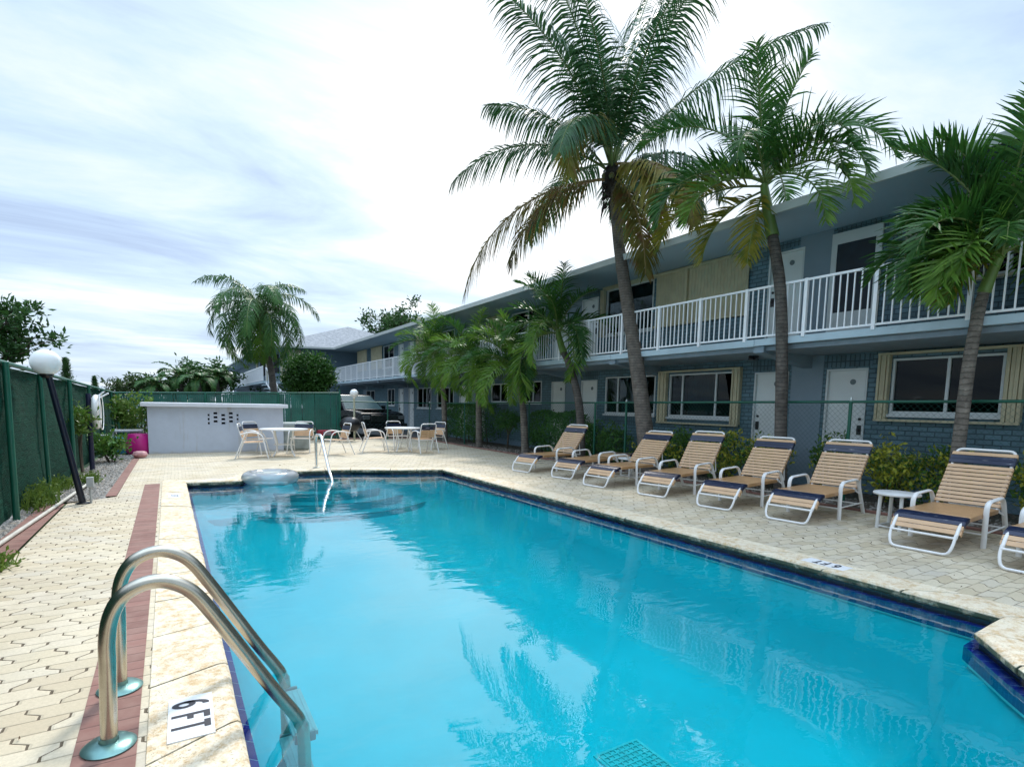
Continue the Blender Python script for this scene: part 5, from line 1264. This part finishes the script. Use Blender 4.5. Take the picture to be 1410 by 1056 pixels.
adonidia((8.9, 13.83, 0), [(8.9, 13.83, -.05), (8.9, 13.86, .3), (8.9, 14.01, 1.41), (8.9, 14.30, 2.10)], [.14, .11, .095, .085], [(8.9, 14.3, 2.1), (8.9, 14.38, 2.3), (8.9, 14.42, 2.6)], 'palm third from the back of the row, its trunk left of the clipped square hedge', auto_fr(22, 1.95, 20, (G_AD2, G_AD, G_AD2)), leaf=.52, hangs=(.5, 1.1), pw=1.1, seed=6)
adonidia((8.9, 16.75, 0), [(8.9, 16.75, -.05), (8.9, 16.78, .3), (8.9, 16.88, 1.87), (8.9, 17.18, 2.5)], [.14, .11, .095, .085], [(8.9, 17.18, 2.5), (8.9, 17.25, 2.75), (8.9, 17.28, 3.0)], 'palm second from the back of the row, its trunk before the large dark hedge', auto_fr(23, 1.95, 20, (G_AD2, G_AD, G_AD2)), leaf=.52, hangs=(.5, 1.1), pw=1.1, seed=7)
adonidia((8.9, 19.57, 0), [(8.9, 19.57, -.05), (8.9, 19.6, .3), (8.9, 19.8, 2.18), (8.9, 20.2, 2.95)], [.14, .11, .095, .085], [(8.9, 20.2, 2.95), (8.9, 20.3, 3.2), (8.9, 20.35, 3.45)], 'palm at the back of the row, its trunk right of the patio chairs', auto_fr(24, 2.0, 20, (G_AD2, G_AD, G_AD2)), leaf=.52, hangs=(.5, 1.1), pw=1.1, seed=8)

# queen palm behind the fence
qp = thing('queen_palm', 'shaggy drooping palm standing behind the green slatted fence', 'palm tree', (3.4, 24, 0))
trunk(qp, [(3.46, 24, -.05), (3.42, 24, 1.8), (3.24, 24, 3.2), (2.97, 24, 4.3), (2.9, 24, 4.65)], [.16, .13, .12, .115, .11], T_DARK)
qc = Vector((2.9, 24, 4.95))
P(MB().tube([qc-Vector((0, 0, .35)), qc, qc+Vector((0, 0, .45))], [.12, .11, .05], 10), 'crownshaft', M_SHAFT, qp, smooth=True)
r = random.Random(31)
for i in range(26):
    az = 360*i*.618; lev = (i+.5)/26; el = 84-88*lev
    c, s = math.cos(R(az)), math.sin(R(az)); dx, dp, dz = c*math.cos(R(el)), s*math.cos(R(el)), math.sin(R(el))
    frond_part(qp, qc+Vector((0, 0, .1-.3*lev)), Hr*dx+Hf*dp+UP*dz, 2.75*r.uniform(.85, 1.1), R(min(165, 130+60*lev)+r.uniform(-15, 10)), n=70, leaf=.66, hang=2.4, v=.15, vr=.6, w=.038, lmat=G_AD2 if lev > .85 else G_QUEEN, seed=900+i, fwd=.4, pw=.9, lean=r.uniform(-.3, .3), rr0=.025, segs=3)

# ---------------------------------------------------------------- shrubs, hedges and trees
def leaves(mb, pts, size, r, asp=.5, up=.0):
    for p in pts:
        a = r.uniform(0, 2*PI); z = r.uniform(-1, 1) if up == 0 else r.uniform(-.4, 1); q = math.sqrt(max(0, 1-z*z)); d = Vector((q*math.cos(a), q*math.sin(a), z+up)).normalized()
        b = d.cross(Vector((r.uniform(-1, 1), r.uniform(-1, 1), r.uniform(-1, 1)))).normalized(); n_ = d.cross(b)
        L_ = size*r.uniform(.65, 1.25); w = L_*asp*.5
        o_ = len(mb.v); m_ = p+d*L_*.5+n_*L_*.08
        mb.v += [tuple(p), tuple(m_+b*w), tuple(p+d*L_), tuple(m_-b*w)]; mb.f.append((o_, o_+1, o_+2, o_+3))
L_HEDGE = leaf_mat('hedge_leaf', (.035, .12, .020), (.085, .23, .04), rough=.4, trans=.15, scale=4)
L_CROT = leaf_mat('croton_leaf_green', (.05, .13, .018), (.11, .22, .03), rough=.3, trans=.2, scale=5)
L_CROTY = leaf_mat('croton_leaf_yellow', (.34, .38, .04), (.60, .56, .07), (.20, .28, .03), rough=.3, trans=.25, scale=6)
L_TREE = leaf_mat('tree_leaf', (.025, .07, .020), (.065, .155, .035), rough=.45, trans=.15, scale=1.2)
L_WEED = leaf_mat('weed_leaf', (.06, .12, .02), (.16, .24, .04), rough=.5, trans=.3, scale=6)
M_BARK = plain('shrub_stem', (.09, .07, .05), .9, var=.3)
def clumps(r, c, rad, k, cr):
    """leaf clump centres scattered over and inside an ellipsoid"""
    out = []
    for _ in range(k):
        while True:
            v = Vector((r.uniform(-1, 1), r.uniform(-1, 1), r.uniform(-1, 1)))
            if .35 < v.length < 1: break
        out.append((Vector((c[0]+v.x*rad[0], c[1]+v.y*rad[1], c[2]+v.z*rad[2])), cr*r.uniform(.6, 1.25)))
    return out
def gauss_pts(r, c, s, k): return [c+Vector((r.gauss(0, s), r.gauss(0, s), r.gauss(0, s))) for _ in range(k)]
def shrub(name, label, cat, loc, rad, zc, k, per, size, seed, mats=((L_HEDGE, 1.),), cr=.14, stems=7, group=None, asp=.5, trunkz=None):
    t = thing(name, label, cat, (loc[0], loc[1], 0), 0, group); r = random.Random(seed)
    cl = clumps(r, (loc[0], loc[1], zc), rad, k, cr); sets = [MB() for _ in mats]
    for c, s in cl:
        x = r.random(); acc = 0
        for i, (m_, w) in enumerate(mats):
            acc += w
            if x <= acc or i == len(mats)-1:
                # variegated shrubs carry the bright leaves outermost
                leaves(sets[i], [p for p in gauss_pts(r, c, s*.6, per) if p.z > .03], size, r, asp, .35); break
    nm = ['foliage', 'bright_foliage', 'foliage_tips']
    for i, mb_ in enumerate(sets):
        if mb_.v: o = mb_.raw(nm[i], mats[i][0], t); o.matrix_parent_inverse = Matrix.Translation(-t.location)
    st = MB()
    for i in range(stems):
        c, s = cl[i % len(cl)]; b = Vector((loc[0]+r.uniform(-.3, .3)*rad[0], loc[1]+r.uniform(-.3, .3)*rad[1], -.02))
        if trunkz: b = Vector((loc[0], loc[1], -.02)); st.tube([b, Vector((loc[0]+.02, loc[1], trunkz)), c], [.035, .028, .008], 5)
        else: st.tube([b, b.lerp(c, .5)+Vector((r.uniform(-.05, .05), r.uniform(-.05, .05), 0)), c], [.014, .010, .004], 5)
    P(st, 'stems', M_BARK, t); return t
def hedge(label, x0, x1, y0, y1, z0, z1, n, size, seed):
    t = thing('clipped_hedge', label, 'hedge', ((x0+x1)/2, (y0+y1)/2, 0)); r = random.Random(seed); mb = MB(); pts = []
    for _ in range(n):
        f = r.random(); x, y, z = r.uniform(x0, x1), r.uniform(y0, y1), r.uniform(z0, z1)
        if f < .45: x = x0+abs(r.gauss(0, .05))
        elif f < .62: y = (y0 if r.random() < .6 else y1); y += r.gauss(0, .05)
        elif f < .85: z = z1+r.gauss(-.02, .05)
        d = mnoise.noise(Vector((x*2.2, y*2.2, z*2.2)))*.13
        rc = .18; ex = max(0, rc-(x-x0), rc-(x1-x)); ez = max(0, rc-(z1-z))
        if ex*ex+ez*ez > rc*rc*1.1: continue
        if z < z0+.15 and r.random() < .5: continue
        pts.append(Vector((x+d, y+d, z+d)))
    leaves(mb, pts, size, r, .55, .3); o = mb.raw('foliage', L_HEDGE, t); o.matrix_parent_inverse = Matrix.Translation(-t.location)
    st = MB()
    for i in range(8): yy = y0+(y1-y0)*(i+.5)/8; st.tube([((x0+x1)/2, yy, -.02), ((x0+x1)/2+r.uniform(-.1, .1), yy+r.uniform(-.1, .1), z0+.5)], [.03, .015], 5)
    P(st, 'stems', M_BARK, t); return t
hedge('large dark clipped hedge far back between two palm trunks', 9.35, 10.2, 17.55, 20.6, .12, 1.44, 9000, .07, 41)
hedge('dark square clipped hedge left of the curved palm trunk', 9.3, 10.15, 12.35, 14.25, .12, 1.24, 8000, .065, 42)
shrub('small_bush', 'small rounded bush on a thin stem between the two clipped hedges', 'bush', (9.55, 15.95), (.42, .5, .30), .92, 60, 34, .07, 43, cr=.13, trunkz=.45, stems=5)
CR = 'leafy shrubs along the chain link fence'
mixg = ((L_CROT, .7), (L_CROTY, .3)); mixy = ((L_CROT, .35), (L_CROTY, .65))
gv = ((L_CROT, .45), (L_HEDGE, .55))
for i, (x, y, rx, ry, zc, rz_, k, mx, lb) in enumerate((
    (9.55, 11.55, .35, .45, .55, .48, 70, gv, 'dark green shrub behind the farthest lounger, left of the fence post'),
    (9.55, 10.70, .35, .45, .52, .46, 70, gv, 'mid green shrub just left of the coconut palm trunk'),
    (9.5, 9.35, .3, .38, .42, .38, 50, mixg, 'green shrub just right of the coconut palm trunk'),
    (9.5, 8.45, .35, .5, .52, .45, 80, mixg, 'bushy green shrub behind the middle loungers, left of the yellowish one'),
    (9.5, 7.35, .35, .55, .56, .44, 95, mixy, 'bright yellow green shrub under the large cream shuttered window'),
    (9.5, 6.35, .32, .42, .54, .42, 75, mixy, 'yellow green shrub at the foot of the tall slim palm'),
    (9.55, 5.15, .26, .30, .60, .42, 42, mixg, 'sparse leggy shrub between the tall slim palm and the right door'),
    (9.45, 4.15, .32, .36, .55, .42, 70, mixy, 'yellow green shrub behind the round side table'),
    (9.55, 3.55, .28, .30, .52, .42, 60, mixg, 'dense green shrub just left of the far right palm trunk'),
    (9.5, 2.35, .32, .38, .50, .42, 60, mixy, 'yellow green shrub behind the nearest whole lounger'))):
    shrub('croton_shrub', lb, 'shrub', (x, y), (rx, ry, rz_), zc, k, 22, .085, 60+i, mats=mx, cr=.13, stems=9, group=CR, asp=.5)
shrub('round_tree', 'dense round dark green tree above the slatted fence by the rear wing', 'tree', (5.16, 26.0), (1.05, 1.0, .98), 2.45, 420, 34, .14, 80, cr=.26, trunkz=1.3, stems=9, mats=((leaf_mat('round_tree_leaf', (.018, .065, .012), (.055, .15, .02), scale=1.6),1.),))

def branch_tree(label, base, clump_px, ydist, leaf, per, seed, cr=.35, mat=L_TREE, cat='tree', name='leafy_tree', rt_=.12):
    t = thing(name, label, cat, (base[0], base[1], 0)); r = random.Random(seed); mb = MB(); br = MB()
    cs = [pix(u, v, y=ydist+r.uniform(-1, 1)*dy) for (u, v, dy) in clump_px]
    hub = Vector((base[0], base[1], min(c.z for c in cs)*.75)); br.tube([(base[0], base[1], -.1), tuple(hub)], [rt_*1.3, rt_], 8)
    for c in cs:
        br.tube([hub, hub.lerp(c, .5)+Vector((0, 0, .1)), c], [rt_*.6, rt_*.35, rt_*.1], 5)
        for _ in range(7):
            c2 = c+Vector((r.gauss(0, cr), r.gauss(0, cr), r.gauss(0, cr*.6))); br.tube([c, c2], [rt_*.1, rt_*.04], 4)
            leaves(mb, gauss_pts(r, c2, cr*.33, per//7), leaf, r, .42, .1)
    o = mb.raw('crown', mat, t); o.matrix_parent_inverse = Matrix.Translation(-t.location); P(br, 'trunk', M_BARK, t); return t
b0 = pix(-60, 560, y=15); branch_tree('leafy tree reaching in over the left green fence behind the globe lamp', (b0.x, 15.5), [(-80, 480, 1), (-55, 455, 1), (-50, 500, 1), (-18, 435, .6), (14, 428, .3), (6, 446, .4), (-18, 462, .8), (18, 464, .3), (-5, 482, .6), (36, 478, .2), (-30, 496, .6), (15, 492, .4), (-90, 430, 1), (-45, 425, .6)], 15.5, .15, 260, 90, cr=.26)
def norfolk(label, u, v0, v1, Y, seed):
    a = pix(u, v1, y=Y); tp = pix(u, v0, y=Y); t = thing('norfolk_pine', label, 'tree', (a.x, Y, 0)); r = random.Random(seed); mb = MB(); H_ = tp.z
    P(MB().tube([(a.x, Y, -.1), (a.x, Y, tp.z)], [.22, .03], 8), 'trunk', M_BARK, t)
    for i in range(15):
        z = H_*(.35+.65*i/15); R_ = (H_-z)*.20+.05
        for j in range(7):
            an = j*2*PI/7+i; 
            for q in range(9): 
                f = (q+1)/9; p = Vector((a.x+R_*f*math.cos(an), Y+R_*f*math.sin(an), z+.15*f)); leaves(mb, gauss_pts(r, p, .07, 4), .20, r, .25, .2)
    o = mb.raw('crown', L_TREE, t); o.matrix_parent_inverse = Matrix.Translation(-t.location)
norfolk('tiny distant conical pine just right of the left globe lamp', 92, 494, 530, 60, 1)
norfolk('smallest distant conical pine poking above the left green fence end', 131, 519, 540, 85, 2)
def far_palm(label, u, vtop, Y, L0, seed):
    c = pix(u, vtop, y=Y); t = thing('distant_palm', label, 'palm tree', (c.x, Y, 0), 0, 'palms beyond the slatted fence'); r = random.Random(seed)
    P(MB().tube([(c.x+.3, Y, -.1), (c.x+.1, Y, c.z*.6), tuple(c)], [.2, .15, .12], 8), 'trunk', T_GREY, t, smooth=True)
    for i in range(15):
        az = 360*i*.618; lev = (i+.5)/15; el = 80-85*lev; cc_, s = math.cos(R(az)), math.sin(R(az))
        frond_part(t, c, Hr*cc_*math.cos(R(el))+Hf*s*math.cos(R(el))+UP*math.sin(R(el)), L0*r.uniform(.85, 1.1), R(90+30*lev), n=26, leaf=L0*.27, hang=1.0, v=.3, w=.11, lmat=G_QUEEN, seed=seed*77+i, segs=2, rr0=.03)
far_palm('left palm of the distant cluster beyond the slatted fence', 213, 531, 44, 1.6, 1)
far_palm('tallest palm of the distant cluster beyond the slatted fence', 247, 519, 46, 1.9, 2)
far_palm('right palm of the distant cluster, near the rear wing', 298, 520, 46, 1.7, 3)
far_palm('middle palm of the distant cluster beyond the slatted fence', 273, 524, 43, 1.6, 4)
bb = pix(272, 560, y=48); branch_tree('dense dark broadleaf tree behind the distant palm cluster', (bb.x, 48), [(255, 525, 1), (270, 520, 1), (285, 517, 1), (300, 522, 1), (245, 533, 1), (262, 537, 1), (280, 533, 1), (297, 534, 1), (312, 532, 1), (230, 538, 1)], 48, .34, 420, 91, cr=.8, rt_=.3)
bb = pix(190, 560, y=46); branch_tree('pale loose tree left of the distant palm cluster', (bb.x, 46), [(182, 527, 1), (195, 531, 1), (175, 535, 1), (207, 537, 1), (186, 539, 1), (160, 541, .5)], 46, .30, 240, 92, cr=.55, rt_=.2, mat=leaf_mat('olive_tree_leaf', (.03, .06, .02), (.07, .12, .03), scale=1.2))
bb = pix(548, 520, y=58); branch_tree('dark round treetop rising behind the main roof', (bb.x, 58), [(552, 440, 1), (538, 447, 1), (562, 444, 1), (548, 455, 1), (530, 458, 1), (572, 454, 1), (556, 434, 1), (518, 466, .3)], 58, .40, 520, 93, cr=1.0, rt_=.4)
# plants along the left fence
shrub('fence_plant', 'leafy green plant spilling beside the ring buoy on its left', 'plant', (-1.55, 13.3), (.10, .35, .25), .98, 20, 18, .11, 95, mats=((L_WEED, .5), (L_CROT, .5)), cr=.14, stems=6)
shrub('fence_plant', 'yellow green bush right of the ring buoy in front of the slatted fence', 'plant', (-.95, 18.6), (.55, .5, .5), 1.0, 60, 20, .13, 96, mats=((L_WEED, .6), (L_CROT, .4)), cr=.2, stems=8)
shrub('fence_plant', 'low green plant on the gravel under the ring buoy', 'plant', (-1.28, 15.4), (.30, .5, .2), .35, 34, 18, .12, 97, mats=((L_CROT, .6), (L_HEDGE, .4)), cr=.15, stems=6)
for i, (u, v, n_, s_, lb) in enumerate(((52, 690, 340, .17, 'large clump of pale weeds growing by the pipe at the left fence'), (88, 668, 140, .12, 'smaller weed clump just left of the leaning lamp base'), (128, 660, 120, .10, 'small weed tuft on the gravel right of the leaning lamp'), (8, 775, 60, .07, 'tiny weed tuft on the brick border at the left edge'))):
    c = pix(u, v, z=.05); r = random.Random(200+i); mb = MB()
    for _ in range(n_):
        p = Vector((c.x+r.gauss(0, s_*.7)-.05, c.y+r.gauss(0, s_*1.6), .0)); h_ = r.uniform(.05, .24)*(s_/.14); q = p+Vector((r.gauss(0, .05), r.gauss(0, .05), h_))
        w = .006; mb.add([p+Vector((-w, 0, 0)), p+Vector((w, 0, 0)), q+Vector((w*.5, 0, 0)), q+Vector((-w*.5, 0, 0))], [(0, 1, 2, 3)])
        leaves(mb, [q, p.lerp(q, .6)], .055, r, .45, .3)
    tag(mb.raw('weed_clump', L_WEED), lb, 'weeds')
# loose stones and leaf litter
r = random.Random(77); mb = MB()
def stone(mb, x, y, z, s):
    a = [Vector((r.gauss(0, 1), r.gauss(0, 1), r.gauss(0, .6))).normalized()*s*r.uniform(.7, 1.2) for _ in range(3)]
    ang = r.uniform(0, 6); vs = []
    for k in range(6): t_ = ang+k*PI/3; vs.append((x+s*r.uniform(.7, 1.2)*math.cos(t_), y+s*r.uniform(.6, 1.1)*math.sin(t_), z))
    vs.append((x+r.uniform(-.3, .3)*s, y+r.uniform(-.3, .3)*s, z+s*r.uniform(.5, .9)))
    mb.add(vs, [(k, (k+1) % 6, 6) for k in range(6)])
for _ in range(2600): stone(mb, r.uniform(8.62, 9.7), -1+19*r.random()**1.5, -.006, r.uniform(.012, .038))
for _ in range(1500): stone(mb, r.uniform(-1.6, -.93), 9.8+8*r.random()**1.3, -.012, r.uniform(.012, .04))
for _ in range(900): stone(mb, r.uniform(-1.75, -1.52), r.uniform(4, 9.8), -.012, r.uniform(.012, .035))
o = mb.raw('loose_stones', M_STONE); o['kind'] = 'stuff'; o['label'] = 'loose grey stones in the beds beside the deck'
mb = MB()
for _ in range(420):
    x, y = r.choice(((r.uniform(-1.2, -.5), r.uniform(2.5, 16)), (r.uniform(5.5, 8.6), r.uniform(1, 16)), (r.uniform(8.6, 10.3), r.uniform(1, 18)), (r.uniform(1, 8), r.uniform(12.6, 20))))
    leaves(mb, [Vector((x, y, .008+r.random()*.01))], r.uniform(.010, .03) if r.random() < .97 else .05, r, .5)
o = mb.raw('leaf_litter', plain('dry_leaf', (.10, .06, .03), .8, var=.4)); o['kind'] = 'stuff'; o['label'] = 'dry leaf litter scattered over the deck'
